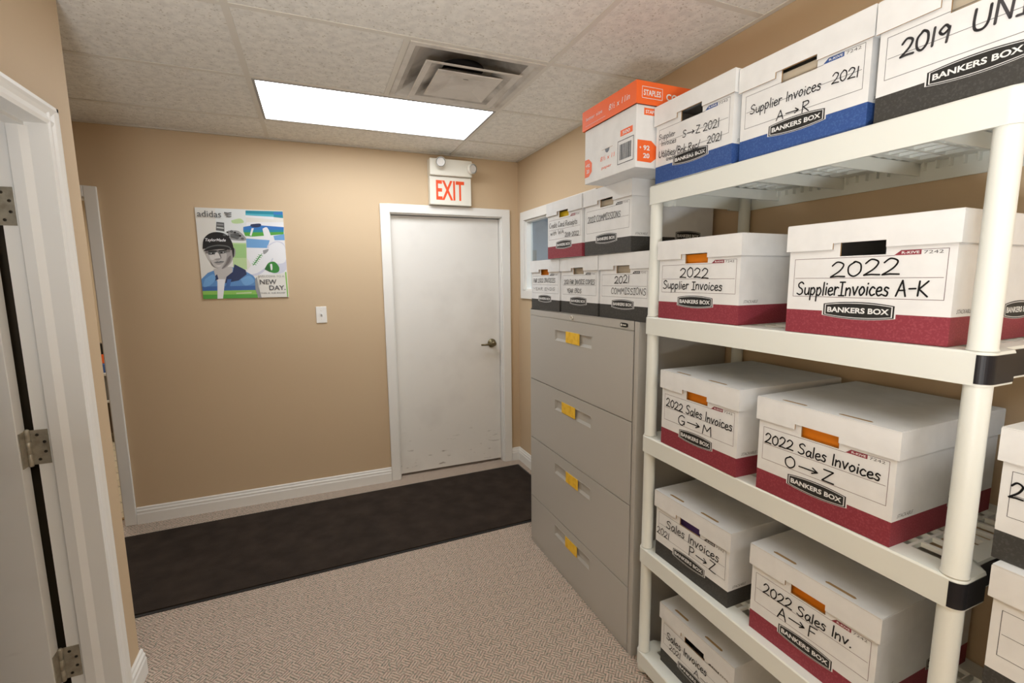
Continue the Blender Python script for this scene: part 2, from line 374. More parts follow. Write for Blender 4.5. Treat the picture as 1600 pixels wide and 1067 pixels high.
# ================================================================== ROOM
def boxes(name, lst, m):
    b = MB()
    for t in lst: b.box(*t, m)
    return structure(b.build(name))
boxes('floor', [(XH-.1, XR+.11, YF-.1, YB+.12, -.05, 0)], M['carpet'])
DX0, DX1, DZ = .527, 1.408, 2.030           # exit door opening
LX0, LX1, LZ = -2.02, -1.20, 2.045          # left doorway in the back wall
boxes('wall_back', [(XH-.1, LX0, YB, YB+.12, 0, C), (LX0, LX1, YB, YB+.12, LZ, C), (LX1, DX0, YB, YB+.12, 0, C), (DX0, DX1, YB, YB+.12, DZ, C), (DX1, XR+.055, YB, YB+.12, 0, C)], M['wall'])
WY0, WY1, WZ0, WZ1 = 2.46, 3.418, 1.450, 1.990   # office window opening
boxes('wall_right', [(XR, XR+.055, YF-.1, WY0, 0, C), (XR, XR+.055, WY1, YB, 0, C), (XR, XR+.055, WY0, WY1, 0, WZ0), (XR, XR+.055, WY0, WY1, WZ1, C)], M['wall'])
JY0, JY1, JZ = 1.080, 1.920, 2.032          # left doorway opening
XLI = XL-.125
boxes('wall_left', [(XLI, XL, YF-.1, JY0, 0, C), (XLI, XL, JY1, Y2, 0, C), (XLI, XL, JY0, JY1, JZ, C), (XH-.1, XLI, Y2-.125, Y2, 0, C)], M['wall'])
boxes('wall_front', [(XL, XR, YF-.1, YF, 0, C)], M['wall'])
boxes('wall_hall', [(XH-.1, XH, Y2, YB, 0, C)], M['wall'])
M['gap_shade'] = mat('hinge_gap_shade', (58, 48, 32), .7)  # shade of the hinge gap, put into the colour of an added slab
boxes('gap_shade_slab', [(-2.6, XLI, Y2-.137, Y2-.1255, 0, C)], M['gap_shade'])
boxes('wall_side_room', [(-2.7, -2.6, -.6, Y2-.125, 0, C), (-2.6, XLI, -.7, -.6, 0, C)], M['wall'])

# ceiling: tiles lying in a bar grid; the fixture cells and the vent cell stay open
b = MB(); g = MB()
xs = [LX+1.22*k for k in range(-3, 3)]; ys = [LY-.61*k for k in range(-1, 11)]
X0, X1, Y0_, Y1_ = XH-.1, XR+.11, YF-.1, YB+.12
VX0, VX1, VY0, VY1 = LX+.61, LX+1.22, LY-1.22, LY-.61
LIGHTS = [(LX, LY-.61), (LX, LY-.61*7)]
ex = sorted(set([X0]+[x for x in xs if X0 < x < X1]+[X1])); ey = sorted(set([Y0_]+[y for y in ys if Y0_ < y < Y1_]+[Y1_]))
for xa, xb in zip(ex, ex[1:]):
    for ya, yb in zip(ey, ey[1:]):
        if any(abs(xa-lx) < .01 and abs(ya-ly) < .01 for lx, ly in LIGHTS): continue
        cells = [(xa, xb)]
        if abs(ya-VY0) < .01 and abs(xa-LX) < .01: cells = [(xa, VX0)]
        for p_, q_ in cells: b.box(p_, q_, ya, yb, C+.006, C+.02, M['ctile'])
structure(b.build('ceiling', recalc=False))
for x in xs:
    if X0 < x < X1: g.box(x-.012, x+.012, Y0_, Y1_, C+.0025, C+.0055, M['tbar'])
for y in ys:
    if Y0_ < y < Y1_: g.box(X0, X1, y-.012, y+.012, C+.0027, C+.0053, M['tbar'])
g.box(VX0-.012, VX0+.012, VY0, VY1, C+.0026, C+.0054, M['tbar'])
g.box(XR-.02, XR, Y0_, YB, C+.0003, C+.0052, M['tbar']); g.box(X0, XR, YB-.02, YB, C+.0003, C+.0052, M['tbar']); g.box(XL, XL+.02, YF, Y2, C+.0003, C+.0052, M['tbar'])
structure(g.build('trim_1', recalc=False))
boxes('ceiling_plenum', [(X0, X1, Y0_, Y1_, C+.22, C+.24)], M['duct'])

# baseboards with a moulded profile
PROF = [(0, 0), (.016, 0), (.016, .066), (.013, .074), (.013, .086), (.008, .094), (.007, .104), (.003, .110), (0, .110)]
def baseboard(name, runs):
    bb = MB()
    for ax, wall, sgn, a, c in runs:
        if ax == 'x': bb.prism(PROF, lambda u, v, h, wall=wall, sgn=sgn: (h, wall+sgn*u, v), a, c, M['white_trim'])
        else: bb.prism(PROF, lambda u, v, h, wall=wall, sgn=sgn: (wall+sgn*u, h, v), a, c, M['white_trim'])
    return structure(bb.build(name))
baseboard('baseboard_back', [('x', YB, -1, LX1+.06, DX0-.064), ('x', YB, -1, DX1+.064, XR), ('x', YB, -1, XH, LX0-.06)])
baseboard('baseboard_right', [('y', XR, -1, YF, YB)])
baseboard('baseboard_left', [('y', XL, 1, 1.968, Y2+.016), ('x', Y2, 1, XH, XL), ('y', XL, 1, YF, JY0-.05)])

# casings
def casing(name, pieces):
    bb = MB()
    for t in pieces: bb.box(*t, M['white_trim'])
    return structure(bb.build(name, bevel=.004))
casing('trim_2', [(DX0-.063, DX0+.004, YB-.018, YB, 0, DZ+.056), (DX1-.004, DX1+.063, YB-.018, YB, 0, DZ+.056), (DX0+.004, DX1-.004, YB-.018, YB, DZ-.004, DZ+.056),
                  (DX0, DX0+.012, YB, YB+.12, 0, DZ-.012), (DX1-.012, DX1, YB, YB+.12, 0, DZ-.012), (DX0, DX1, YB, YB+.12, DZ-.012, DZ)])
casing('trim_3', [(LX1-.005, LX1+.058, YB-.016, YB, 0, LZ+.056), (LX0-.058, LX0+.005, YB-.016, YB, 0, LZ+.056), (LX0+.005, LX1-.005, YB-.016, YB, LZ-.005, LZ+.056),
                  (LX1-.012, LX1, YB, YB+.12, 0, LZ-.012), (LX0, LX0+.012, YB, YB+.12, 0, LZ-.012), (LX0, LX1, YB, YB+.12, LZ-.012, LZ)])
bb = MB()   # moulded casing round the left doorway, jamb lining and door stop
CP = [(0, 0), (.010, 0), (.012, .012), (.009, .028), (.013, .040), (.018, .048), (.018, .058), (0, .058)]
bb.prism(CP, lambda u, v, h: (XL+u, JY1-.015+v, h), 0, JZ+.043, M['white_trim'])
bb.prism(CP, lambda u, v, h: (XL+u, JY0+.015-v, h), 0, JZ+.043, M['white_trim'])
bb.prism(CP, lambda u, v, h: (XL+u, h, JZ-.015+v), JY0-.043, JY1+.043, M['white_trim'])
bb.box(XLI, XL, JY1-.015, JY1, 0, JZ-.015, M['white_trim']); bb.box(XLI, XL, JY0, JY0+.015, 0, JZ-.015, M['white_trim']); bb.box(XLI, XL, JY0, JY1, JZ-.015, JZ, M['white_trim'])
bb.prism([(-.806, JY1-.015), (-.806, JY1-.024), (-.803, JY1-.026), (-.776, JY1-.026), (-.758, JY1-.015)], XY, 0, JZ-.026, M['white_trim']); bb.box(-.806, -.766, JY0+.015, JY0+.026, 0, JZ-.015, M['white_trim']); bb.box(-.806, -.766, JY0+.015, JY1-.015, JZ-.026, JZ-.015, M['white_trim'])
structure(bb.build('trim_4'))
WT = .066
bb = MB()
for t in [(XR-.018, XR, WY0-WT, WY1+WT, WZ1, WZ1+WT), (XR-.018, XR, WY0-WT, WY1+WT, WZ0-WT, WZ0), (XR-.018, XR, WY1, WY1+WT, WZ0, WZ1), (XR-.018, XR, WY0-WT, WY0, WZ0, WZ1),
          (XR, XR+.055, WY1-.014, WY1, WZ0, WZ1), (XR, XR+.055, WY0, WY0+.014, WZ0, WZ1), (XR, XR+.055, WY0, WY1, WZ0, WZ0+.014), (XR, XR+.055, WY0, WY1, WZ1-.014, WZ1)]:
    bb.box(*t, M['white_trim'])
win = structure(bb.build('window_1', bevel=.003))
MB().box(XR+.040, XR+.046, WY0+.014, WY1-.014, WZ0+.014, WZ1-.014, M['glass']).build('pane', win)

# exit door
dr = MB().box(DX0+.015, DX1-.015, YB+.045, YB+.087, .020, DZ-.016, M['door']).build('door_2', bevel=.002); structure(dr)
hb = MB(); hx, hz = 1.322, 1.018
fy = lambda u, v, h: (hx+u, YB+.045-h, hz+v)
hb.lathe([(.036, 0), (.036, .005), (.032, .011), (.020, .014), (.015, .02), (.014, .045), (.019, .05), (.019, .062), (.012, .067)], fy, M['brass'])
hb.tube([(hx, YB-.012, hz), (hx-.03, YB-.014, hz-.001), (hx-.07, YB-.012, hz-.004), (hx-.108, YB-.004, hz-.004)], [.011, .010, .0085, .007], M['brass'])
hb.build('door_handle', dr)['label'] = 'antique nickel lever handle'
# left door, standing open into the side room, hinged on the far jamb
dl = MB().box(-1.70, -.866, JY1-.016-.046, JY1-.016, .012, JZ-.02, M['door']).build('door_1', bevel=.0015); structure(dl)
for z in (1.770, 1.027, .270):
    h_ = MB(); yj = JY1-.0152
    h_.box(-.856, -.812, yj-.0028, yj, z-.056, z+.056, M['steel'])
    h_.box(-.8655, -.8632, yj-.042, yj-.004, z-.056, z+.056, M['steel'])
    h_.lathe([(.0001, -.062), (.0055, -.060), (.0072, -.056), (.0072, -.02), (.0066, -.0195), (.0072, -.019), (.0072, .019), (.0066, .0195), (.0072, .02), (.0072, .056), (.0055, .060), (.0001, .062)],
             lambda u, v, h, z=z: (-.8595+u, yj-.0075+v, z+h), M['steel'], n=14, caps=False)
    for sx, sz in ((-.838, .040), (-.822, .016), (-.822, -.016), (-.838, -.040)):
        h_.lathe([(.0045, 0), (.0045, .0012), (.001, .0006)], lambda u, v, h, sx=sx, sz=sz, z=z: (sx+u, yj-.0028-h, z+sz+v), M['screw'], n=12)
    h_.build('hinge', dl)['label'] = 'steel butt hinge'

# rooms glimpsed through the window and the left doorway
bb = MB(); bb.box(XR+2.0, XR+2.1, .9, 5.2, 0, C, M['office']); bb.box(XR+.055, XR+2.0, 5.1, 5.2, 0, C, M['office']); bb.box(XR+.055, XR+2.0, .9, 1.0, 0, C, M['office'])
bb.box(XR+.055, XR+2.0, 1.0, 5.1, C, C+.05, M['office']); structure(bb.build('wall_office'))
boxes('floor_office', [(XR+.055, XR+2.1, .9, 5.2, -.05, 0)], M['carpet'])
bb = MB(); bb.box(XH-.5, .3, 6.4, 6.5, 0, C, M['wall_pale']); bb.box(XH-.6, XH-.5, YB+.12, 6.5, 0, C, M['wall_pale']); bb.box(.2, .3, YB+.12, 6.4, 0, C, M['wall_pale']); bb.box(XH-.5, .2, YB+.12, 6.4, C, C+.05, M['wall_pale'])
structure(bb.build('wall_far_room'))
boxes('floor_far_room', [(XH-.6, .3, YB+.12, 6.5, -.05, -.001)], M['tile'])
boxes('trim_5', [(LX0+.012, LX1-.012, YB+.095, YB+.125, 0, .006)], M['kraft'])
def room_lamp(name, loc, sx, sy_, p, rgb=(1, .93, .84)):
    l = bpy.data.lights.new(name, 'AREA'); l.shape = 'RECTANGLE'; l.size = sx; l.size_y = sy_; l.energy = p; l.color = rgb
    o = bpy.data.objects.new(name, l); COL.objects.link(o); o.location = loc
room_lamp('far_room_lamp', (-1.9, 4.9, C-.02), 1.1, .5, 26)
room_lamp('office_lamp', (2.6, 3.2, C-.02), 1.1, .5, 42, (.95, .98, 1))

op = MB().box(-.03, .03, -.008, 0, -.075, .075, M['cab_dark']).build('wall_plate', loc=(2.42, 5.1, 1.80)); tag(op, 'grey plate on the office wall seen through the window', 'wall plate')

# ================================================================== CEILING FIXTURES
def fixture(lx, ly, lens, label, grp=None):
    t = thing('ceiling_light', label, 'ceiling light', (lx+.61, ly+.305, C), 0, grp)
    f = MB(); w, d = .597, .292
    for x0, x1, y0, y1 in [(-w, w, -d, -d+.012), (-w, w, d-.012, d), (-w, -w+.012, -d+.012, d-.012), (w-.012, w, -d+.012, d-.012)]:
        f.box(x0, x1, y0, y1, .001, .012, M['frame'])
    f.box(-w, w, -d, -d+.004, .012, .10, M['tbar']); f.box(-w, w, d-.004, d, .012, .10, M['tbar']); f.box(-w, -w+.004, -d, d, .012, .10, M['tbar']); f.box(w-.004, w, -d, d, .012, .10, M['tbar']); f.box(-w, w, -d, d, .10, .104, M['tbar'])
    f.build('frame', t)
    MB().box(-w+.012, w-.012, -d+.012, d-.012, .004, .008, lens).build('diffuser_lens', t)
fixture(*LIGHTS[0], M['lens'], 'lit rectangular fluorescent troffer set in the ceiling near the exit sign')
fixture(*LIGHTS[1], M['lens2'], 'lit fluorescent troffer in the ceiling behind the viewer')

vt = thing('air_vent', 'stepped square ceiling air diffuser with dusty louvres next to the light', 'air vent', ((VX0+VX1)/2, (VY0+VY1)/2, C))
def ring(mb, a, za, c, zc, m):
    P = [(-a, -a, za), (a, -a, za), (a, a, za), (-a, a, za), (-c, -c, zc), (c, -c, zc), (c, c, zc), (-c, c, zc)]
    return mb.add(P, [(i, (i+1) % 4, 4+(i+1) % 4, 4+i) for i in range(4)], m)
v_ = MB(); ring(v_, .293, .0055, .293, -.002, M['vent']); ring(v_, .293, -.002, .268, -.002, M['vent']); ring(v_, .268, -.002, .262, .006, M['vent']); ring(v_, .262, .006, .240, .018, M['vent']); ring(v_, .240, .018, .165, .055, M['soot'])
v_.build('outer_frame', vt)
n_ = MB(); n_.lathe([(.105, .0545), (.102, .10), (.10, .20)], XY, M['duct'], caps=False); n_.lathe([(.24, .0552), (.105, .0545)], XY, M['soot'], caps=False); n_.build('duct_neck', vt)
r_ = MB(); ring(r_, .216, -.024, .210, -.026, M['vent']); ring(r_, .210, -.026, .185, -.020, M['vent']); ring(r_, .185, -.020, .120, .008, M['soot']); ring(r_, .216, -.024, .122, .011, M['vent']); r_.build('louvre_ring', vt)
c_ = MB(); ring(c_, .150, -.024, .145, -.027, M['vent']); ring(c_, .145, -.027, .07, -.013, M['vent'])
c_.add([(-.07, -.07, -.013), (.07, -.07, -.013), (.07, .07, -.013), (-.07, .07, -.013)], [(0, 1, 2, 3)], M['vent']); ring(c_, .150, -.024, .09, .01, M['vent'])
c_.box(-.012, .012, -.062, -.06, -.0145, -.0135, M['duct']); c_.build('centre_plate', vt)
for x in (-.12, .12): MB().box(x-.006, x+.006, -.12, .12, .012, .016, M['soot']).build('hanger_strap', vt)

# ================================================================== BACK WALL ITEMS
FB = lambda d: (lambda u, v: (u, YB-d, v))
ex_ = thing('exit_sign', 'white exit sign with red letters and two emergency lamp heads above the door', 'exit sign', (.98, YB, 2.092))
q = MB().box(-.158, .158, -.060, 0, 0, .203, M['sign']).build('sign_box', ex_, bevel=.003)
lt = MB(); letter(lt, 'EXIT', -.112, .034, .215, .140, lambda u, v: (u, -.0606, v), M['red'], bold=.02); lt.build('exit_lettering', q)
q = MB().box(-.160, .160, -.088, 0, .204, .322, M['sign']).build('battery_housing', ex_, bevel=.006)
for lx_, lz_, ang in ((-.078, .292, -.25), (.130, .262, .35)):
    d = Vector((math.sin(ang), -math.cos(ang), -.12)).normalized(); a = d.cross(Vector((0, 0, 1))).normalized(); c2 = d.cross(a)
    f_ = lambda u, v, h, d=d, a=a, c2=c2, lx_=lx_, lz_=lz_: tuple(Vector((lx_, -.086, lz_))+a*u+c2*v+d*h)
    hd = MB().lathe([(.012, 0), (.014, .012), (.030, .022), (.037, .038), (.037, .058), (.033, .061)], f_, M['sign'], caps=False).build('lamp_head', ex_)
    MB().lathe([(.033, .057), (.024, .0585), (.0235, .052), (.008, .046), (.0075, .054)], f_, M['lampglass']).build('lamp_lens', hd)

sw = thing('light_switch', 'white toggle light switch plate on the back wall below the poster', 'light switch', (.033, YB, 1.304))
q = MB().box(-.035, .035, -.006, 0, -.058, .058, M['white_trim']).build('switch_plate', sw, bevel=.003)
tg = MB().add([(-.005, -.006, -.011), (.005, -.006, -.011), (.005, -.006, .011), (-.005, -.006, .011), (-.004, -.018, .004), (.004, -.018, .004), (.004, -.017, .011), (-.004, -.017, .011)],
              [(0, 1, 5, 4), (1, 2, 6, 5), (2, 3, 7, 6), (3, 0, 4, 7), (4, 5, 6, 7)], M['card']).build('toggle', sw)
for z in (.030, -.030): MB().lathe([(.003, 0), (.003, .001), (.0005, .0012)], lambda u, v, h, z=z: (u, -.006-h, z+v), M['tbar'], n=10).build('plate_screw', sw)

# poster, printed on a thin board
P_ = {k: mat('poster_'+k, c, .35) for k, c in dict(paper=(226, 224, 216), pale=(206, 212, 208), mist=(224, 228, 226), grass=(158, 200, 132), grass2=(186, 212, 156), teal=(32, 138, 160), teal2=(84, 178, 196),
     blue=(52, 118, 190), sky=(112, 164, 214), green=(84, 164, 66), lime=(142, 194, 92), navy=(40, 54, 92), white=(232, 233, 236), lav=(206, 208, 222), grey=(150, 152, 152), dgrey=(96, 98, 98), black=(30, 31, 33),
     skin=(190, 186, 182), skin2=(158, 153, 150), skin3=(118, 113, 111), skin4=(214, 210, 206), shirt=(92, 142, 196), shirt2=(62, 104, 166), ball=(52, 134, 56), ball2=(30, 98, 42), ink=(88, 88, 88)).items()}
PX0, PZ0, PW, PH = -.664, 1.433, .498, .573
po = MB().box(0, PW, -.006, 0, 0, PH, P_['paper']).build('poster', loc=(PX0, YB-.0005, PZ0))
tag(po, 'golf clothing poster of a man in a black cap on the back wall', 'poster')
_lay = [0]
def pxy(x, y):      # sheet position from a sketch grid
    v = (y-72-(x-70)/700*30)/(730-(x-70)/700*50); u = (x-70-82*v)/(695-25*v)
    return max(0, min(1, u))*PW, max(0, min(1, 1-v))*PH
def pp(mb, pts, m, smooth=False):
    _lay[0] += 1; d = -.006-.00004*_lay[0]
    if smooth: pts = _smooth(list(pts)+[pts[0]], 4)[:-1]
    mb.poly([(lambda q: (q[0], d, q[1]))(pxy(*p)) for p in pts], P_[m])
pr = MB()
pp(pr, [(225, 80), (465, 85), (470, 360), (240, 350)], 'mist')
pp(pr, [(350, 175), (420, 160), (450, 190), (400, 200), (360, 195)], 'grass2', True)
pp(pr, [(236, 186), (296, 192), (300, 262), (234, 252)], 'dgrey'); pp(pr, [(240, 200), (292, 205), (292, 214), (240, 210)], 'grey'); pp(pr, [(240, 225), (294, 232), (294, 240), (240, 234)], 'pale')
pp(pr, [(326, 255), (410, 258), (470, 330), (340, 322)], 'grey', True); pp(pr, [(345, 280), (400, 280), (405, 312), (352, 310)], 'dgrey', True)
pp(pr, [(355, 350), (470, 352), (480, 560), (375, 560)], 'grass2'); pp(pr, [(372, 360), (470, 362), (474, 470), (380, 470)], 'grass')
pp(pr, [(462, 98), (768, 106), (772, 158), (462, 126)], 'teal'); pp(pr, [(462, 120), (690, 130), (692, 150), (462, 134)], 'teal2'); pp(pr, [(690, 112), (765, 112), (768, 132), (690, 130)], 'blue')
pp(pr, [(462, 136), (690, 148), (692, 168), (462, 150)], 'white')
pp(pr, [(470, 190), (776, 190), (800, 590), (560, 610), (480, 470)], 'white')
pp(pr, [(446, 226), (510, 214), (590, 214), (776, 228), (776, 262), (446, 262)], 'blue'); pp(pr, [(446, 258), (776, 260), (776, 284), (520, 302), (462, 296)], 'green'); pp(pr, [(450, 250), (776, 250), (776, 266), (450, 268)], 'teal')
pp(pr, [(505, 205), (580, 200), (584, 222), (545, 230), (505, 222)], 'navy', True); pp(pr, [(512, 236), (530, 236), (512, 296), (498, 292)], 'white'); pp(pr, [(600, 240), (640, 232), (672, 320), (625, 326)], 'white', True)
pp(pr, [(470, 306), (560, 318), (690, 318), (780, 296), (782, 338), (690, 352), (570, 340), (472, 350)], 'white'); pp(pr, [(470, 316), (660, 330), (640, 392), (474, 388)], 'sky')
pp(pr, [(690, 296), (780, 282), (784, 330), (700, 330)], 'sky')
pp(pr, [(640, 372), (720, 336), (790, 380), (800, 560), (690, 590), (640, 500)], 'lav', True); pp(pr, [(650, 376), (720, 344), (785, 384), (788, 500), (690, 500)], 'white', True)
pp(pr, [(472, 596), (500, 545), (560, 470), (612, 400), (660, 400), (684, 470), (640, 540), (560, 608), (500, 616)], 'white', True)
pp(pr, [(472, 600), (560, 590), (640, 530), (684, 470), (680, 500), (600, 590), (510, 618)], 'lav', True)
pp(pr, [(605, 410), (650, 400), (640, 424), (612, 440)], 'grey', True)
for k in range(6):
    x, y = 532+k*10, 520-k*14
    pp(pr, [(x-14, y-8), (x+22, y+2), (x+22, y+7), (x-14, y-3)], 'green'); pp(pr, [(x-8, y+8), (x+16, y-16), (x+20, y-14), (x-4, y+11)], 'ball')
pp(pr, [(620, 560), (650, 510), (700, 500), (738, 540), (735, 578), (690, 588)], 'ball', True); pp(pr, [(620, 560), (645, 520), (660, 540), (668, 580), (640, 570)], 'ball2', True); pp(pr, [(665, 520), (680, 518), (684, 560), (672, 564)], 'white', True)
pp(pr, [(130, 640), (180, 590), (250, 560), (350, 540), (440, 560), (530, 610), (560, 650), (570, 800), (150, 800)], 'shirt')
pp(pr, [(136, 700), (560, 690), (570, 740), (142, 745)], 'shirt2'); pp(pr, [(142, 735), (560, 725), (572, 800), (150, 800)], 'lime'); pp(pr, [(146, 765), (566, 760), (572, 800), (150, 800)], 'green')
pp(pr, [(222, 560), (330, 540), (370, 560), (330, 660), (260, 670)], 'skin', True)
pp(pr, [(254, 640), (312, 640), (300, 800), (258, 800)], 'white')
pp(pr, [(382, 520), (470, 566), (478, 600), (415, 650), (312, 672), (322, 620), (370, 580)], 'navy'); pp(pr, [(250, 600), (262, 640), (210, 664), (216, 636)], 'navy')
pp(pr, [(152, 420), (165, 380), (350, 380), (372, 430), (362, 500), (320, 545), (278, 560), (238, 545), (190, 490)], 'skin', True)
pp(pr, [(300, 400), (362, 395), (368, 470), (330, 535), (285, 556), (320, 470)], 'skin2', True)
pp(pr, [(352, 410), (384, 395), (386, 450), (362, 466)], 'skin2', True)
pp(pr, [(158, 410), (345, 405), (345, 425), (255, 432), (160, 436)], 'skin3'); pp(pr, [(178, 424), (240, 420), (240, 438), (186, 446)], 'dgrey', True); pp(pr, [(260, 420), (316, 411), (314, 430), (262, 438)], 'dgrey', True)
pp(pr, [(196, 430), (224, 428), (222, 437), (198, 440)], 'black', True); pp(pr, [(272, 425), (300, 421), (298, 430), (274, 434)], 'black', True); pp(pr, [(199, 431), (206, 431), (206, 436), (200, 437)], 'white', True); pp(pr, [(290, 423), (296, 422), (296, 428), (291, 429)], 'white', True)
pp(pr, [(182, 414), (240, 412), (238, 420), (184, 424)], 'black', True); pp(pr, [(260, 411), (318, 402), (316, 410), (262, 419)], 'black', True)
pp(pr, [(186, 448), (226, 448), (222, 486), (198, 480)], 'skin4', True); pp(pr, [(276, 440), (318, 436), (316, 470), (290, 486)], 'skin', True); pp(pr, [(262, 440), (272, 440), (280, 470), (272, 474)], 'skin3', True)
pp(pr, [(196, 486), (214, 520), (238, 546), (262, 556), (236, 548), (205, 520)], 'skin3', True); pp(pr, [(330, 470), (352, 452), (346, 500), (310, 542), (284, 556), (312, 520)], 'skin3', True)
pp(pr, [(234, 430), (252, 428), (274, 474), (250, 488), (228, 480)], 'skin4', True); pp(pr, [(228, 480), (250, 474), (276, 474), (262, 490), (240, 490)], 'skin2', True)
pp(pr, [(220, 508), (250, 498), (262, 500), (276, 496), (306, 500), (264, 509)], 'dgrey', True); pp(pr, [(236, 532), (264, 530), (282, 530), (262, 540)], 'skin4', True); pp(pr, [(228, 510), (264, 508), (300, 504), (262, 524)], 'skin2', True)
pp(pr, [(138, 400), (142, 330), (175, 285), (230, 266), (300, 278), (345, 318), (370, 380), (355, 408), (250, 390)], 'black', True)
pp(pr, [(146, 414), (175, 384), (250, 366), (330, 376), (352, 404), (260, 396)], 'dgrey', True); pp(pr, [(146, 418), (180, 392), (250, 376), (326, 384), (340, 402), (260, 402)], 'black', True)
for kx, ky, kw in ((300, 290, 14), (322, 268, 10), (352, 262, 16), (380, 270, 12), (400, 284, 18), (360, 296, 16), (395, 310, 20), (420, 296, 12), (440, 318, 14), (330, 300, 10)):
    pp(pr, [(kx-kw, ky), (kx, ky-kw*.7), (kx+kw, ky-2), (kx+kw*.4, ky+kw*.6)], 'dgrey' if kw > 12 else 'black', True)
pp(pr, [(160, 640), (220, 600), (240, 640), (200, 690), (150, 700)], 'sky', True); pp(pr, [(430, 640), (500, 610), (540, 660), (470, 690)], 'sky', True); pp(pr, [(330, 640), (360, 640), (350, 700), (318, 700)], 'shirt2'); pp(pr, [(400, 748), (520, 740), (520, 752), (400, 758)], 'grass2')
pp(pr, [(362, 380), (378, 400), (374, 470), (362, 420)], 'black', True)
pp(pr, [(575, 604), (800, 596), (818, 778), (590, 784)], 'paper'); pp(pr, [(788, 580), (800, 580), (818, 776), (808, 778)], 'lime')
pp(pr, [(545, 640), (560, 620), (575, 700), (600, 786), (575, 786), (550, 720)], 'grey')
pr.build('printed_picture', po)
def plet(text, x0, y0, x1, y1, m, bold=0.0, shear=0):
    lt = MB()
    a, b2 = pxy(x0, y1), pxy(x1, y0)
    letter(lt, text, a[0], a[1], b2[0]-a[0], b2[1]-a[1], lambda u, v: (u, -.0120, v), P_[m], bold, shear)
    lt.build('poster_lettering', po, recalc=False)
plet('adidas', 94, 104, 270, 146, 'ink', .0)
lt = MB()
for k in range(3):
    y = 112+k*14; a, b2 = pxy(296+k*9, y+7), pxy(352, y)
    pts = [(a[0], a[1]), (a[0]+(b2[0]-a[0])*.5, a[1]-.002), (b2[0], a[1]+.002), (b2[0], b2[1]), (a[0]+(b2[0]-a[0])*.5, b2[1]-.004), (a[0], b2[1])]
    lt.poly([(u, -.0121, v) for u, v in pts], P_['ink'])
lt.build('three_bar_mark', po, recalc=False)
plet('TaylorMade', 152, 318, 308, 346, 'white', .02, .2)
plet('WELCOME TO A', 576, 606, 782, 624, 'grey', 0); plet('NEW', 586, 640, 718, 680, 'ink', .02); plet('DAY.', 662, 686, 792, 726, 'ink', .02); plet('THIS IS WE NOW', 590, 740, 792, 756, 'ink', .0)

# ================================================================== FLOOR MAT
mt = MB(); a = math.radians(1.4); mw, md = 3.05, .885
t = thing('entrance_mat', 'long dark brown entrance mat lying on the carpet in front of the door', 'mat', (1.484, 3.452, 0), a)
MB().box(-mw, 0, -md, 0, .0005, .004, M['rubber']).build('rubber_border', t, bevel=.001)
MB().box(-mw+.018, -.018, -md+.018, -.018, .004, .0095, M['mat']).build('pile', t)

# ================================================================== FILING CABINET
CX, CY0, CY1, CH = 1.1047, 1.4217, 2.381, 1.375
cb = thing('filing_cabinet', 'tall grey four drawer lateral metal filing cabinet beside the plastic shelving', 'filing cabinet', (CX, (CY0+CY1)/2, 0))
hw = (CY1-CY0)/2; dep = XR-.006-CX
q = MB()
q.box(.004, dep, -hw, hw, 0, CH, M['cab']); q.box(0, .004, -hw, -hw+.026, 0, CH, M['cab']); q.box(0, .004, hw-.012, hw, 0, CH, M['cab'])
q.box(0, .004, -hw+.026, hw-.012, CH-.034, CH, M['cab']); q.box(0, .004, -hw+.026, hw-.012, 0, .03, M['cab'])
q.build('cabinet_body', cb, bevel=.002)
bounds = [1.340, .985, .643, .290, .030]; pulls = [.055, .058, .056, .046]
tagy = [(1.963, 1.838, 0), (2.0, 1.872, .002), (1.955, 1.842, -.002), (1.958, 1.845, -.004)]
y_l, y_r = hw-.013, -hw+.027      # drawer edges
cyc = (CY0+CY1)/2
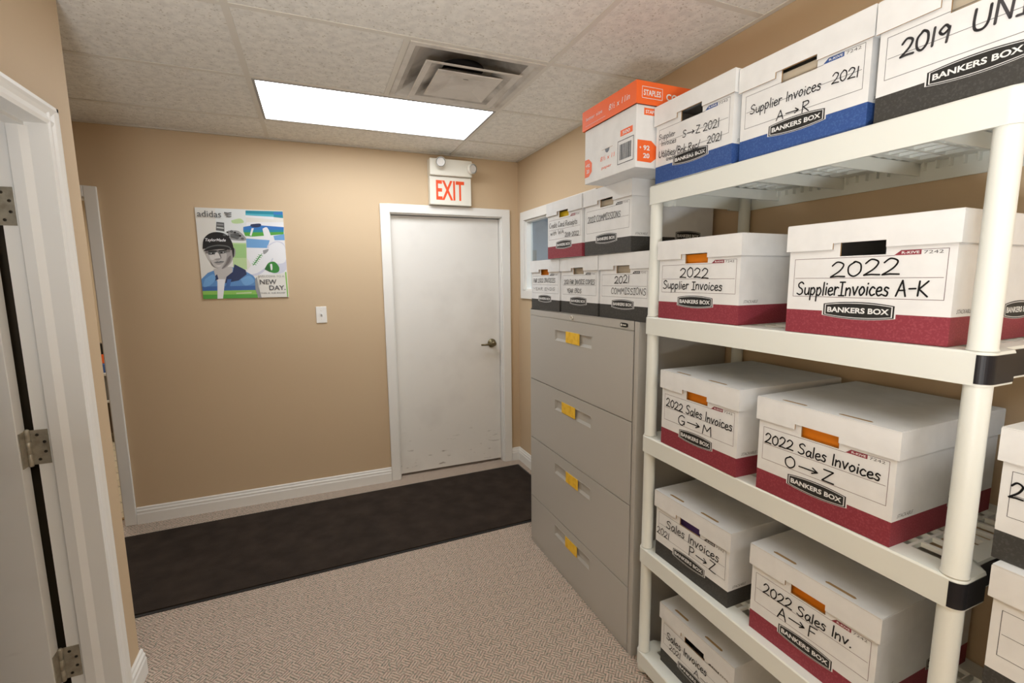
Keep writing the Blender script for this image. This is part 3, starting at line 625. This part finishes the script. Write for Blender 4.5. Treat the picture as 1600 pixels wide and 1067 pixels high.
for i in range(4):
    zt, zb = bounds[i]-.0025, bounds[i+1]+.0025
    d = MB(); px0, px1 = 1.738-cyc, 2.078-cyc; pz1 = bounds[i]-pulls[i]; pz0 = pz1-.052
    F = lambda y, z, x=-.004: (x, y, z)
    # face with the pull opening left out
    d.add([F(y_l, zt), F(y_r, zt), F(y_r, pz1), F(y_l, pz1)], [(0, 1, 2, 3)], M['cab']); d.add([F(y_l, pz0), F(y_r, pz0), F(y_r, zb), F(y_l, zb)], [(0, 1, 2, 3)], M['cab'])
    d.add([F(y_l, pz1), F(px1, pz1), F(px1, pz0), F(y_l, pz0)], [(0, 1, 2, 3)], M['cab']); d.add([F(px0, pz1), F(y_r, pz1), F(y_r, pz0), F(px0, pz0)], [(0, 1, 2, 3)], M['cab'])
    for (ya, za), (yb, zb_) in (((y_l, zt), (y_r, zt)), ((y_r, zt), (y_r, zb)), ((y_r, zb), (y_l, zb)), ((y_l, zb), (y_l, zt))):
        d.add([F(ya, za), F(yb, zb_), F(yb, zb_, .004), F(ya, za, .004)], [(0, 1, 2, 3)], M['cab'])
    dw = d.build('drawer', cb)
    pl = MB()
    O = [(px0, pz0), (px1, pz0), (px1, pz1), (px0, pz1)]; I_ = [(px0+.012, pz0+.012), (px1-.012, pz0+.012), (px1-.012, pz1-.001), (px0+.012, pz1-.001)]
    for k in range(4):
        a1, b1_ = O[k], O[(k+1) % 4]; c1, d1 = I_[(k+1) % 4], I_[k]
        pl.add([F(*a1), F(*b1_), (.0034, c1[0], c1[1]), (.0034, d1[0], d1[1])], [(0, 1, 2, 3)], M['cab_dark'])
    pl.add([(.0034, y, z) for y, z in I_], [(0, 1, 2, 3)], M['cab_dark']); pl.box(-.0048, -.004, px0-.004, px1+.004, pz1, pz1+.004, M['cab']); pl.box(-.0048, -.004, px0-.004, px1+.004, pz0-.004, pz0, M['cab'])
    pl.build('drawer_pull', dw)
    ya, yb, dz = tagy[i]
    MB().box(-.0075, -.0052, yb-cyc, ya-cyc, pz0+.002+dz, pz1+.003+dz, M['yellow']).build('yellow_label', dw)['label'] = 'yellow paper label on the drawer pull'
lk = MB().lathe([(.010, 0), (.010, .006), (.008, .008), (.0075, .004), (.001, .004)], lambda u, v, h: (-h, 1.915-cyc+u, 1.358+v), M['tbar'], n=20); lk.box(-.0062, -.0036, 1.9142-cyc, 1.9158-cyc, 1.352, 1.364, M['dark']); lk.build('lock', cb)
bd = MB(); bp_ = [(1.500-cyc+.011*math.cos(k*math.pi/8-math.pi/2), 1.3575+.0095*math.sin(k*math.pi/8-math.pi/2)) if k <= 8 else None for k in range(9)]
el = []
for k in range(24):
    an = 2*math.pi*k/24; ss = lambda t: math.copysign(abs(t)**.5, t); el.append((1.511-cyc+.024*ss(math.cos(an)), 1.3575+.0085*ss(math.sin(an))))
bd.prism(el, lambda u, v, h: (h, u, v), -.003, 0, M['dark']); bd.box(-.0034, -.003, 1.497-cyc, 1.518-cyc, 1.3555, 1.3595, M['tbar'])
bd.lathe([(.005, 0), (.005, .0004), (.003, .0004)], lambda u, v, h: (-.003-h, 1.5265-cyc+u, 1.3575+v), M['tbar'], n=14); bd.build('maker_badge', cb)

# ================================================================== PLASTIC SHELVING
SX0, SX1, SY0, SY1 = 1.085, XR-.004, .424, 1.369
TZ = [1.850, 1.402, .965, .527, .094]; TH = .062
sh = thing('storage_shelf', 'white plastic five tier shelving unit loaded with file boxes along the right wall', 'shelving unit', (SX0, SY0, 0))
SW, SL = SX1-SX0, SY1-SY0
def rrect(x0, x1, y0, y1, r, n=10):
    out = []
    for cx_, cy_, a0 in ((x1-r, y1-r, 0), (x0+r, y1-r, 90), (x0+r, y0+r, 180), (x1-r, y0+r, 270)):
        out += [(cx_+r*math.cos(math.radians(a0+90*k/n)), cy_+r*math.sin(math.radians(a0+90*k/n))) for k in range(n+1)]
    # the ends step back between the corner bosses
    c3 = 2*(n+1); a, b_ = x0+NOTCH[0], x1-NOTCH[0]
    near = [(a, y0), (a+.012, y0+NOTCH[1]), (b_-.012, y0+NOTCH[1]), (b_, y0)]; far = [(b_, y1), (b_-.012, y1-NOTCH[1]), (a+.012, y1-NOTCH[1]), (a, y1)]
    return out[:n+1]+far+out[n+1:c3+n+1]+near+out[c3+n+1:]
NOTCH = [.085, .022]
def tier_mesh():
    t = MB(); o = rrect(0, SW, 0, SL, .020); i = rrect(.006, SW-.006, .006, SL-.006, .014); n = len(o); bd_ = .058
    e = rrect(.003, SW-.003, .003, SL-.003, .017); NOTCH[1] = 0; i2 = rrect(bd_, SW-bd_, bd_, SL-bd_, .004); NOTCH[1] = .022
    def strip(a, za, c, zc, sm=False): t.add([(x, y, za) for x, y in a]+[(x, y, zc) for x, y in c], [(k, (k+1) % n, n+(k+1) % n, n+k) for k in range(n)], M['plastic'], sm)
    strip(o, -TH, o, -.004); strip(o, -.004, e, 0); strip(e, 0, i2, 0); strip(i2, 0, i2, -.012); strip(i2, -.012, i, -.012); strip(i, -.012, i, -TH); strip(i, -TH, o, -TH)
    nx, ny = 8, 14; wx, wy = SW-2*bd_, SL-2*bd_
    for k in range(1, nx): x = bd_+wx*k/nx; w = .009 if k == nx//2 else .004; t.box(x-w, x+w, bd_, SL-bd_, -.011, -.0004, M['plastic'])
    for k in range(1, ny): y = bd_+wy*k/ny; w = .009 if k in (5, 9) else .0035; t.box(bd_, SW-bd_, y-w, y+w, -.0115, -.0008, M['plastic'])
    for k in range(1, 30): y = .04+(SL-.08)*k/30; t.box(SW-.02, SW-.006, y-.002, y+.002, -.032, -.012, M['plastic']); t.box(.006, .018, y-.002, y+.002, -.030, -.012, M['plastic'])
    for y in (.15, SL/2-.1, SL/2+.1, SL-.15): t.box(.006, SW-.006, y-.003, y+.003, -.045, -.0122, M['plastic'])
    return t
tier0 = tier_mesh().build('shelf_tier', sh, (0, 0, TZ[0]), recalc=True)
tiers = [tier0]
for z in TZ[1:]:
    o = tier0.copy(); COL.objects.link(o); o.parent = sh; o.location = (0, 0, z); tiers.append(o)
PCX = (.0235, SW-.0235); PCY = (.0225, SL-.0245)
for k in range(4):
    zt, zb = TZ[k]-TH, TZ[k+1]; hgt = zt-zb
    for x in PCX:
        for y in PCY:
            # outer shell of the tier reaches down around the post; the post itself runs up into the tier
            pm = MB(); pm.lathe([(.0225, 0), (.0225, .003), (.0212, .005), (.0208, hgt*.5), (.0205, hgt), (.0205, hgt+.05)], XY, M['plastic'], n=32)
            pm.build('post', sh, (x, y, zb+.0005))
for x in PCX:
    for y in PCY:
        MB().lathe([(.010, 0), (.020, .006), (.023, .016), (.023, .0315), (.0155, .079)], XY, M['plastic'], n=24).build('foot', sh, (x, y, .0005))
for k in (1, 2):     # black tape round the near end
    t = MB(); o = rrect(-.0012, SW+.001, -.0012, SL, .0205); n0 = 2*11+4; seg = o[n0:n0+11]+o[n0+11:n0+15]+o[n0+15:n0+26]
    n = len(seg); zz = (-TH+.004, -.0055)
    t.add([(x, y, zz[0]) for x, y in seg]+[(x, y, zz[1]) for x, y in seg]+[(x+(.0011 if x < SW/2 else -.0009)*.9, y+.001, zz[0]) for x, y in seg]+[(x+(.0011 if x < SW/2 else -.0009)*.9, y+.001, zz[1]) for x, y in seg],
          [(i, i+1, n+i+1, n+i) for i in range(n-1)]+[(2*n+i, 3*n+i, 3*n+i+1, 2*n+i+1) for i in range(n-1)]+[(n+i, n+i+1, 3*n+i+1, 3*n+i) for i in range(n-1)]+[(i, 2*n+i, 2*n+i+1, i+1) for i in range(n-1)], M['black_tape'])
    t.build('tape_band', tiers[k])['label'] = 'black tape wrapped round the end of the tier'

# ================================================================== FILE BOXES
BAND = dict(m='maroon', k='black_pr', b='blue_pr')
TXT = {}
for r in [('AK', '2022', .106, .134, .245, .138, .032), ('AK', 'SupplierInvoices', .030, .092, .227, .094, .030), ('AK', 'A-K', .239, .094, .294, .094, .030),
 ('2022', '2022', .102, .137, .223, .133, .029), ('2022', 'Supplier Invoices', .027, .100, .274, .097, .026),
 ('GM', '2022 Sales |nvoices', .028, .136, .314, .131, .027), ('GM', 'G>M', .089, .092, .241, .092, .030),
 ('OZ', '2022 Sales |nvoices', .026, .136, .305, .138, .026), ('OZ', 'O>Z', .085, .090, .213, .092, .030),
 ('PZ', 'Sales |nvoices', .059, .134, .295, .134, .030), ('PZ', '2021', .012, .091, .078, .092, .024), ('PZ', 'P>Z', .169, .090, .286, .086, .034),
 ('AF', '2022 Sales |nv.', .044, .132, .282, .140, .028), ('AF', 'A>F', .092, .092, .199, .097, .030),
 ('A5', 'Sales |nvoices', .036, .122, .228, .123, .028), ('A5', '2021', .051, .086, .110, .088, .022), ('A5', 'A>L', .172, .084, .269, .086, .024),
 ('SZ', 'Supplier', .021, .145, .100, .140, .017), ('SZ', '|nvoices', .033, .122, .106, .117, .015), ('SZ', 'S>Z 2021', .133, .123, .284, .115, .022),
 ('SZ', 'Utilities/Bnk Rec/', .023, .084, .211, .074, .021), ('SZ', '2021', .238, .078, .295, .075, .021), ('SZ', 'credit card statements', .060, .068, .234, .060, .012),
 ('AR', 'Supplier |nvoices', .036, .123, .228, .121, .023), ('AR', '2021', .251, .122, .311, .118, .021), ('AR', 'A>R', .116, .082, .204, .080, .024),
 ('UNIT', '2019', .046, .122, .129, .121, .032), ('UNIT', 'UNIT', .157, .121, .265, .115, .038), ('C', '20', .019, .127, .060, .129, .030),
 ('b1', 'FNR 2022 INVOICES', .032, .142, .289, .144, .021), ('b1', 'YEAR ENDS', .031, .102, .289, .104, .014), ('b2', '2021 FNR INVOICE COPIES', .036, .136, .309, .136, .020), ('b2', 'YEAR ENDS', .064, .095, .198, .097, .020),
 ('b3', '2021', .111, .141, .214, .143, .029), ('b3', 'COMMISSIONS', .089, .100, .315, .100, .024), ('b4', 'Credit Card Receipts', .024, .142, .293, .140, .023), ('b4', 'with WA', .035, .108, .174, .109, .019), ('b4', '2018-2022', .181, .092, .308, .090, .019),
 ('b5', '2022 COMMISSIONS', .031, .130, .265, .132, .024)]:
    TXT.setdefault(r[0], []).append(r[1:])
LB, LH = .006, .062          # lid overhang and depth
BD = .418                    # lid length front to back
def logo(parent, f, cx_, cz, wd, hg, nm='logo_plate'):
    """the dark arched badge with its white outline"""
    def shape(a, b_):
        top = [(a*(t/6), b_*(.68+.32*(1-(t/6)**2))) for t in range(6, -7, -1)]
        return top+[(x, -y) for x, y in reversed(top)]
    p_ = MB()
    for s_, m, d in ((1.04, M['card'], .00025), (1.0, M['logo'], .0004), (.955, M['card'], .00055), (.925, M['logo'], .0007)):
        k = 1 if s_ > .99 else s_
        p_.poly([f(cx_+x, cz+y, d) for x, y in shape(wd/2*s_, hg/2*(s_ if s_ >= 1 else 1-(1-s_)*2.6))], m)
    o = p_.build(nm, parent, recalc=False)
    l_ = MB(); letter(l_, 'BANKERS BOX', cx_-wd*.435, cz-hg*.16, wd*.87, hg*.32, lambda u, v: f(u, v, .0009), M['card'], bold=.03); l_.build('logo_lettering', o, recalc=False)
    return o
def storage_box(key, x, yl, yaw, z, H, Wd, col, label, group, content=None, text_scale=1, mid=True):
    t = thing('storage_box', label, 'storage box', (x, yl, z), -math.pi/2+yaw, group)
    hs = H/.257; cm, bm_ = M['card'], M[BAND[col]]
    lid0 = H-LH; band = .056*hs; x0, x1, y0, y1 = LB, Wd-LB, LB, BD-LB; zt = H-.004
    # ---- body: front wall with its hand hole, the three other walls, bottom
    hx0, hx1, hz0, hz1 = Wd*.365, Wd*.635, lid0-.0155, lid0+.0155
    b_ = MB()
    for dd in (y0, y0+.004):
        for (ua, ub, va, vb, m) in ((x0, x1, 0, band, bm_), (x0, x1, band, hz0, cm), (x0, hx0, hz0, hz1, cm), (hx1, x1, hz0, hz1, cm), (x0, x1, hz1, zt, cm)):
            b_.add([(ua, dd, va), (ub, dd, va), (ub, dd, vb), (ua, dd, vb)], [(0, 1, 2, 3)], m if dd == y0 else M['grey_card'])
    for (ua, va), (ub, vb) in (((hx0, hz0), (hx1, hz0)), ((hx1, hz0), (hx1, hz1)), ((hx1, hz1), (hx0, hz1)), ((hx0, hz1), (hx0, hz0))):
        b_.add([(ua, y0, va), (ub, y0, vb), (ub, y0+.004, vb), (ua, y0+.004, va)], [(0, 1, 2, 3)], M['kraft'])
    for va, vb, m in ((0, band, bm_), (band, zt, cm)):
        b_.add([(x0, y0, va), (x0, y1, va), (x0, y1, vb), (x0, y0, vb)], [(0, 1, 2, 3)], m); b_.add([(x1, y0, va), (x1, y1, va), (x1, y1, vb), (x1, y0, vb)], [(0, 1, 2, 3)], m); b_.add([(x0, y1, va), (x1, y1, va), (x1, y1, vb), (x0, y1, vb)], [(0, 1, 2, 3)], m)
    b_.add([(x0, y0, 0), (x1, y0, 0), (x1, y1, 0), (x0, y1, 0)], [(0, 1, 2, 3)], cm)
    b_.build('box_body', t, recalc=False)
    # ---- lid: top, skirt with a thumb notch in the front, fold slots
    l_ = MB(); nx0, nx1, nz = Wd*.325, Wd*.640, lid0+.014; th = .003
    prof = [(0, lid0), (nx0, lid0), (nx0, nz), (nx0+.006, nz), (nx1-.006, nz), (nx1, nz-.004), (nx1, lid0), (Wd, lid0), (Wd, H), (0, H)]
    for (pts) in ([(0, lid0), (nx0, lid0), (nx0, nz), (0, nz)], [(nx1, lid0), (Wd, lid0), (Wd, nz), (nx1, nz)], [(0, nz), (nx0, nz), (nx1, nz), (Wd, nz), (Wd, H-.002), (0, H-.002)]):
        l_.add([(u, 0, v) for u, v in pts], [list(range(len(pts)))], cm); l_.add([(u, th, v) for u, v in pts], [list(range(len(pts)))], M['grey_card'])
    for (ua, va), (ub, vb) in (((0, lid0), (nx0, lid0)), ((nx0, lid0), (nx0, nz)), ((nx0, nz), (nx1, nz)), ((nx1, nz), (nx1, lid0)), ((nx1, lid0), (Wd, lid0))):
        l_.add([(ua, 0, va), (ub, 0, vb), (ub, th, vb), (ua, th, va)], [(0, 1, 2, 3)], M['kraft'])
    l_.box(0, th, th, BD, lid0, H-.002, cm); l_.box(Wd-th, Wd, .0012, BD, lid0, H-.002, cm); l_.box(th, Wd-th, BD-th, BD, lid0, H-.002, cm)
    l_.box(.0008, Wd-.0008, .0008, BD-.0008, H-.002, H, cm)
    for s0, s1 in ((.18, .36), (.60, .80)):
        l_.add([(Wd*s0, .016, H+.0003), (Wd*s1, .016, H+.0003), (Wd*s1+.003, .0205, H+.0003), (Wd*s1-.003, .025, H+.0003), (Wd*s0+.003, .025, H+.0003), (Wd*s0-.003, .0205, H+.0003)], [(0, 1, 2, 3, 4, 5)], M['kraft'])
    l_.build('lid', t, recalc=False)
    # ---- print on the front
    f = lambda u, v, d=0: (u, y0-.0003-d, v)
    ln = MB(); ux0, ux1, v0, v1, vm = .020, Wd-.019, .088*hs, .176*hs, .131*hs; lw = .0010; lm = M['line'] if col == 'm' else M['line_g']
    tg0 = Wd-.108
    for pts in ([(ux0, v1), (ux0, v0), (ux1, v0), (ux1, v1+.010), (tg0+.012, v1+.010), (tg0, v1), (ux0, v1)], [(ux0+.003, vm), (ux1-.004, vm)]):
        ribbon(ln, pts, lw, f, lm)
    ln.build('label_frame', t, recalc=False)
    tm = MB(); tm.poly([f(tg0, v1+.0005, .0002), f(tg0+.046, v1+.0005, .0002), f(tg0+.046, v1+.0098, .0002), f(tg0+.012, v1+.0098, .0002)], M[BAND[col]])
    letter(tm, 'R-KIVE', tg0+.013, v1+.0028, .030, .0048, lambda u, v: f(u, v, .0004), cm, .02); letter(tm, '7242', tg0+.050, v1+.0015, .031, .0062, lambda u, v: f(u, v, .0002), M['line_g'], .0)
    tm.build('model_tag', t, recalc=False)
    logo(t, f, Wd/2-.001, .060*hs, .143, .038*hs)
    if TXT.get(key):
        for (s_, a1, c1, a2, c2, hh) in TXT[key]:
            hm = MB(); soft = (key == 'b1' and s_.startswith('YEAR'))
            k = Wd/.337
            handwrite(hm, s_, a1*k, c1*hs, a2*k, c2*hs, hh, lambda u, v: f(u, v, .0012), M['ink_soft'] if soft else M['ink_grey'] if key == 'UNIT' else M['ink'], pen=.0017 if hh < .018 else (.0024 if hh < .0245 else (.0044 if key == 'UNIT' else .0033)))
            hm.build('handwriting', t, recalc=False)
    # ---- print on the side towards the viewer
    fs = lambda u, v, d=0: (x1+.0003+d, u, v)
    logo(t, fs, .283, .062*hs, .128, .038*hs)
    st = MB(); letter(st, 'STACKABLE', .024, band+.006, .056, .008, fs, M['line_g'], .0, shear=.4); st.build('side_print', t, recalc=False)
    # ---- what shows through the hand hole
    if content:
        cname, cm_, clab = content
        fo = MB(); fo.box(-.135, .135, 0, .010, 0, lid0+.012, M[cm_]); o = fo.build('file_folder', None, None, bevel=.002)
        p_ = Matrix.Translation((x, yl, z)) @ Matrix.Rotation(-math.pi/2+yaw, 4, 'Z') @ Vector((Wd/2, .022, .0015))
        o.location = p_; o.rotation_euler = (0, 0, -math.pi/2+yaw); tag(o, clab, 'file folder', 'folders showing through box hand holes')
    return t
SH, CBG, STK = 'file boxes on the plastic shelving', 'file boxes on the filing cabinet', 'file boxes stacked at the end of the shelving'
def fol(c, w): return ('f', {'orange': 'orange', 'yellow': 'yfold', 'purple': 'purple', 'beige': 'beigef'}[c], '%s file folder showing through the hand hole of the %s' % (c, w))
storage_box('SZ', 1.075, 1.330, .01, TZ[0]+.001, .246, .324, 'b', 'blue based file box marked S to Z 2021 on the top tier beside the carton', SH)
storage_box('AR', 1.09, 1.003, .016, TZ[0]+.001, .240, .333, 'b', 'blue based file box marked Supplier Invoices A to R on the top tier', SH, fol('beige', 'Supplier Invoices A to R box'))
storage_box('UNIT', 1.09, .664, -.007, TZ[0]+.001, .236, .335, 'k', 'black based file box marked 2019 at the near end of the top tier', SH, fol('beige', '2019 box on the top tier'))
storage_box('2022', 1.084, 1.305, .024, TZ[1]+.001, .257, .337, 'm', 'maroon based file box marked 2022 Supplier Invoices without letters on the second tier', SH, fol('orange', '2022 Supplier Invoices box'))
storage_box('AK', 1.082, .825, .04, TZ[1]+.001, .257, .337, 'm', 'maroon based file box marked 2022 Supplier Invoices A-K on the second tier', SH)
storage_box('GM', 1.086, 1.273, -.024, TZ[2]+.001, .259, .337, 'm', 'maroon based file box marked 2022 Sales Invoices G to M on the middle tier', SH, fol('orange', 'Sales Invoices G to M box'))
storage_box('OZ', 1.082, .882, .01, TZ[2]+.001, .256, .337, 'm', 'maroon based file box marked 2022 Sales Invoices O to Z on the middle tier', SH, fol('orange', 'Sales Invoices O to Z box'))
storage_box('PZ', 1.10, 1.300, .014, TZ[3]+.001, .248, .337, 'k', 'black based file box marked Sales Invoices 2021 P to Z on the fourth tier', SH, fol('purple', 'Sales Invoices P to Z box'))
storage_box('AF', 1.106, .896, .015, TZ[3]+.001, .258, .337, 'm', 'maroon based file box marked 2022 Sales Inv. A to F on the fourth tier', SH, fol('orange', 'Sales Inv. A to F box'))
storage_box('A5', 1.125, 1.282, .016, TZ[4]+.001, .240, .337, 'k', 'black based file box marked Sales Invoices 2021 A on the bottom tier', SH)
storage_box('b1', 1.102, 2.373, .004, CH+.0005, .260, .331, 'k', 'black based file box marked FNR 2022 Invoices at the window end of the cabinet top', CBG, fol('orange', 'FNR 2022 Invoices box'))
storage_box('b2', 1.104, 2.036, .004, CH+.0005, .260, .331, 'k', 'black based file box marked 2021 FNR Invoice Copies mid cabinet top', CBG, fol('beige', '2021 FNR Invoice Copies box'))
storage_box('b3', 1.107, 1.702, 0, CH+.0005, .260, .331, 'k', 'black based file box marked 2021 Commissions on the cabinet top', CBG, fol('beige', '2021 Commissions box'))
storage_box('b4', 1.085, 2.143, .012, CH+.262, .2665, .331, 'm', 'maroon based file box marked Credit Card Receipts stacked above the filing cabinet', CBG, fol('yellow', 'Credit Card Receipts box'))
storage_box('b5', 1.092, 1.804, .016, CH+.262, .2665, .331, 'k', 'black based file box marked 2022 Commissions stacked under the orange lidded carton', CBG, fol('beige', '2022 Commissions box'))
for k in range(3):
    storage_box('stack', 1.10, .392, 0, .0005+.2545*k, .2535, .337, 'k', ['unmarked black based file box on the floor, lowest of the stack by the shelving end', 'unmarked black based file box second from the floor in the stack by the shelving end', 'unmarked black based file box third from the floor in the stack by the shelving end'][k], STK)
storage_box('D', 1.10, .394, 0, .7645, .2565, .337, 'k', 'unmarked file box under the topmost box of the stack by the shelving end', STK)
storage_box('C', 1.12, .412, -.008, 1.0220, .247, .337, 'k', 'black based file box marked 20, topmost of the stack by the shelving end', STK)

# ------------------------------------------------------------------ paper carton with the orange lid
ct = thing('paper_carton', 'white paper carton with orange lid on top of the stacked cabinet boxes', 'carton', (1.006, 1.3345, CH+.262+.2672), 0)
cw, cl, chh = .285, .318, .199      # x depth, y length, body height
q = MB().box(0, cw, 0, cl, 0, chh, M['card']).build('carton_body', ct, bevel=.002)
ld = MB(); o_ = .008
ld.box(-o_, cw+o_, -o_, -o_+.003, chh-.001, chh+.070, M['orange_pr']); ld.box(-o_, cw+o_, cl+o_-.003, cl+o_, chh-.001, chh+.070, M['orange_pr']); ld.box(-o_, -o_+.003, -o_+.003, cl+o_-.003, chh-.001, chh+.070, M['orange_pr']); ld.box(cw+o_-.003, cw+o_, -o_+.003, cl+o_-.003, chh-.001, chh+.070, M['orange_pr']); ld.box(-o_+.003, cw+o_-.003, -o_+.003, cl+o_-.003, chh+.067, chh+.070, M['orange_pr'])
lid = ld.build('carton_lid', ct)
fl = lambda d: (lambda u, v: (-d, cl-u, v))      # long face towards the room, u from its far end
fr = lambda d: (lambda u, v: (u, -d, v))         # end face towards the viewer
def rect_line(mb, u0, v0, u1, v1, w, f, m): ribbon(mb, [(u0, v0), (u1, v0), (u1, v1), (u0, v1), (u0, v0)], w, f, m)
pt = MB()
for f, pu in ((fl(.0006), -.001), (fr(.0006), .006)):
    pts = [(pu, .024), (pu+.030, .024), (pu+.052, .040), (pu+.052, .072), (pu+.030, .090), (pu, .090)] if f(0, 0)[0] < 0 else [(.006, .020), (.062, .018), (.088, .036), (.088, .068), (.062, .088), (.006, .088)]
    pts = [(max(u, .001), v) for u, v in pts]; pt.poly([f(u, v) for u, v in pts], M['orange_pr'])
pt.build('orange_print', q, recalc=False)
pt = MB()
f = fl(.0009)
letter(pt, '+92', .008, .060, .030, .013, f, M['card'], .02); letter(pt, '20', .014, .038, .020, .014, f, M['card'], .02)
pt.build('white_numerals', q, recalc=False); pt = MB()
f = fr(.0009); letter(pt, '92', .030, .056, .026, .016, f, M['card'], .03); letter(pt, '20', .030, .031, .026, .016, f, M['card'], .03); letter(pt, '+', .014, .060, .008, .008, f, M['card'], .02)
pt.build('white_numerals', q, recalc=False)
pt = MB(); f = fl(.0006)
letter(pt, '8½ x 11', .108, .062, .088, .016, f, M['orange_pr'], 0, .2); letter(pt, 'paper', .118, .030, .062, .010, f, M['orange_pr'], 0, .1)
pt.poly([f(.232, .118), (f(.300, .118)), f(.300, .138), f(.232, .138)], M['orange_pr']); letter(pt, '500', .244, .122, .042, .011, fl(.0009), M['card'], .02)
rect_line(pt, .218, .028, .306, .104, .0022, f, M['ink']); x_ = .228
rb = random.Random(3)
while x_ < .294:
    w_ = rb.choice((.0012, .0022, .0034)); pt.poly([f(x_, .040), f(x_+w_, .040), f(x_+w_, .092), f(x_, .092)], M['ink']); x_ += w_+rb.choice((.0014, .0024))
f2 = fr(.0006); pt.poly([f2(.030, .168), f2(.098, .168), f2(.098, .190), f2(.030, .190)], M['orange_pr']); letter(pt, 'STAPLES', .036, .173, .056, .011, fr(.0009), M['card'], .02)
pt.build('carton_print', q, recalc=False)
hh_ = MB(); hh_.poly([f(.138+.0, .1005), f(.168, .1005), f(.163, .090), f(.153, .085), f(.143, .090)], M['dark']); ribbon(hh_, [(.118, .1005), (.186, .1005)], .0012, f, M['kraft']); hh_.build('hand_flap', q, recalc=False)
pt = MB(); f3 = fr(.0086); f4 = fl(.0086)
rect_line(pt, .014, chh+.018, .096, chh+.053, .0016, f3, M['card']); letter(pt, 'STAPLES', .020, chh+.026, .070, .018, f3, M['card'], .02); letter(pt, 'COPY', .112, chh+.020, .085, .022, f3, M['card'], .03)
letter(pt, '8½ x 11in', .170, chh+.022, .120, .020, f4, M['card'], 0, .2); letter(pt, 'letter size', .020, chh+.030, .110, .012, f4, M['card'], 0); ribbon(pt, [(.016, chh+.012), (.150, chh+.012)], .001, f4, M['card'])
pt.build('lid_lettering', lid, recalc=False)

# ================================================================== ROOM BEYOND THE LEFT DOORWAY
kt = thing('utility_cart', 'grey two tier utility cart in the room beyond the left doorway', 'cart', (-2.0, 5.72, 0))
k_ = MB().box(-.45, .45, -.24, .24, .675, .700, M['cart_edge']).build('cart_top', kt, bevel=.004); MB().box(-.45, .45, -.24, .24, .415, .438, M['cart_edge']).build('cart_shelf', kt, bevel=.004)
MB().box(-.44, .44, -.225, .23, .438, .675, M['cart']).build('cart_panel', kt); MB().box(-.44, .44, -.16, .23, .10, .415, mat('cart_lower', (84, 70, 56), .6)).build('lower_cabinet', kt)
for x in (-.41, .41):
    for y in (-.2, .2): MB().box(x-.018, x+.018, y-.018, y+.018, 0, .415, M['cart']).build('leg', kt)
tag(MB().box(-.30, .30, -.07, .07, 0, .085, M['bblue']).build('storage_bin', loc=(-2.0, 5.58, .7005), bevel=.01), 'blue bin on the cart beyond the left doorway', 'bin')
bx_ = MB().box(-.22, .22, -.06, .06, 0, .085, M['orange_pr']).build('orange_box', loc=(-2.0, 5.60, .7865), bevel=.004); tag(bx_, 'orange box on the blue bin beyond the left doorway', 'box')
bn = MB().box(-.2, .2, -.05, .05, 0, .10, M['dark']); bn.box(-.02, .05, -.0512, -.05, .03, .06, M['card']); tag(bn.build('black_case', loc=(-2.0, 5.60, .8725), bevel=.004), 'black case with white mark beyond the left doorway', 'case')
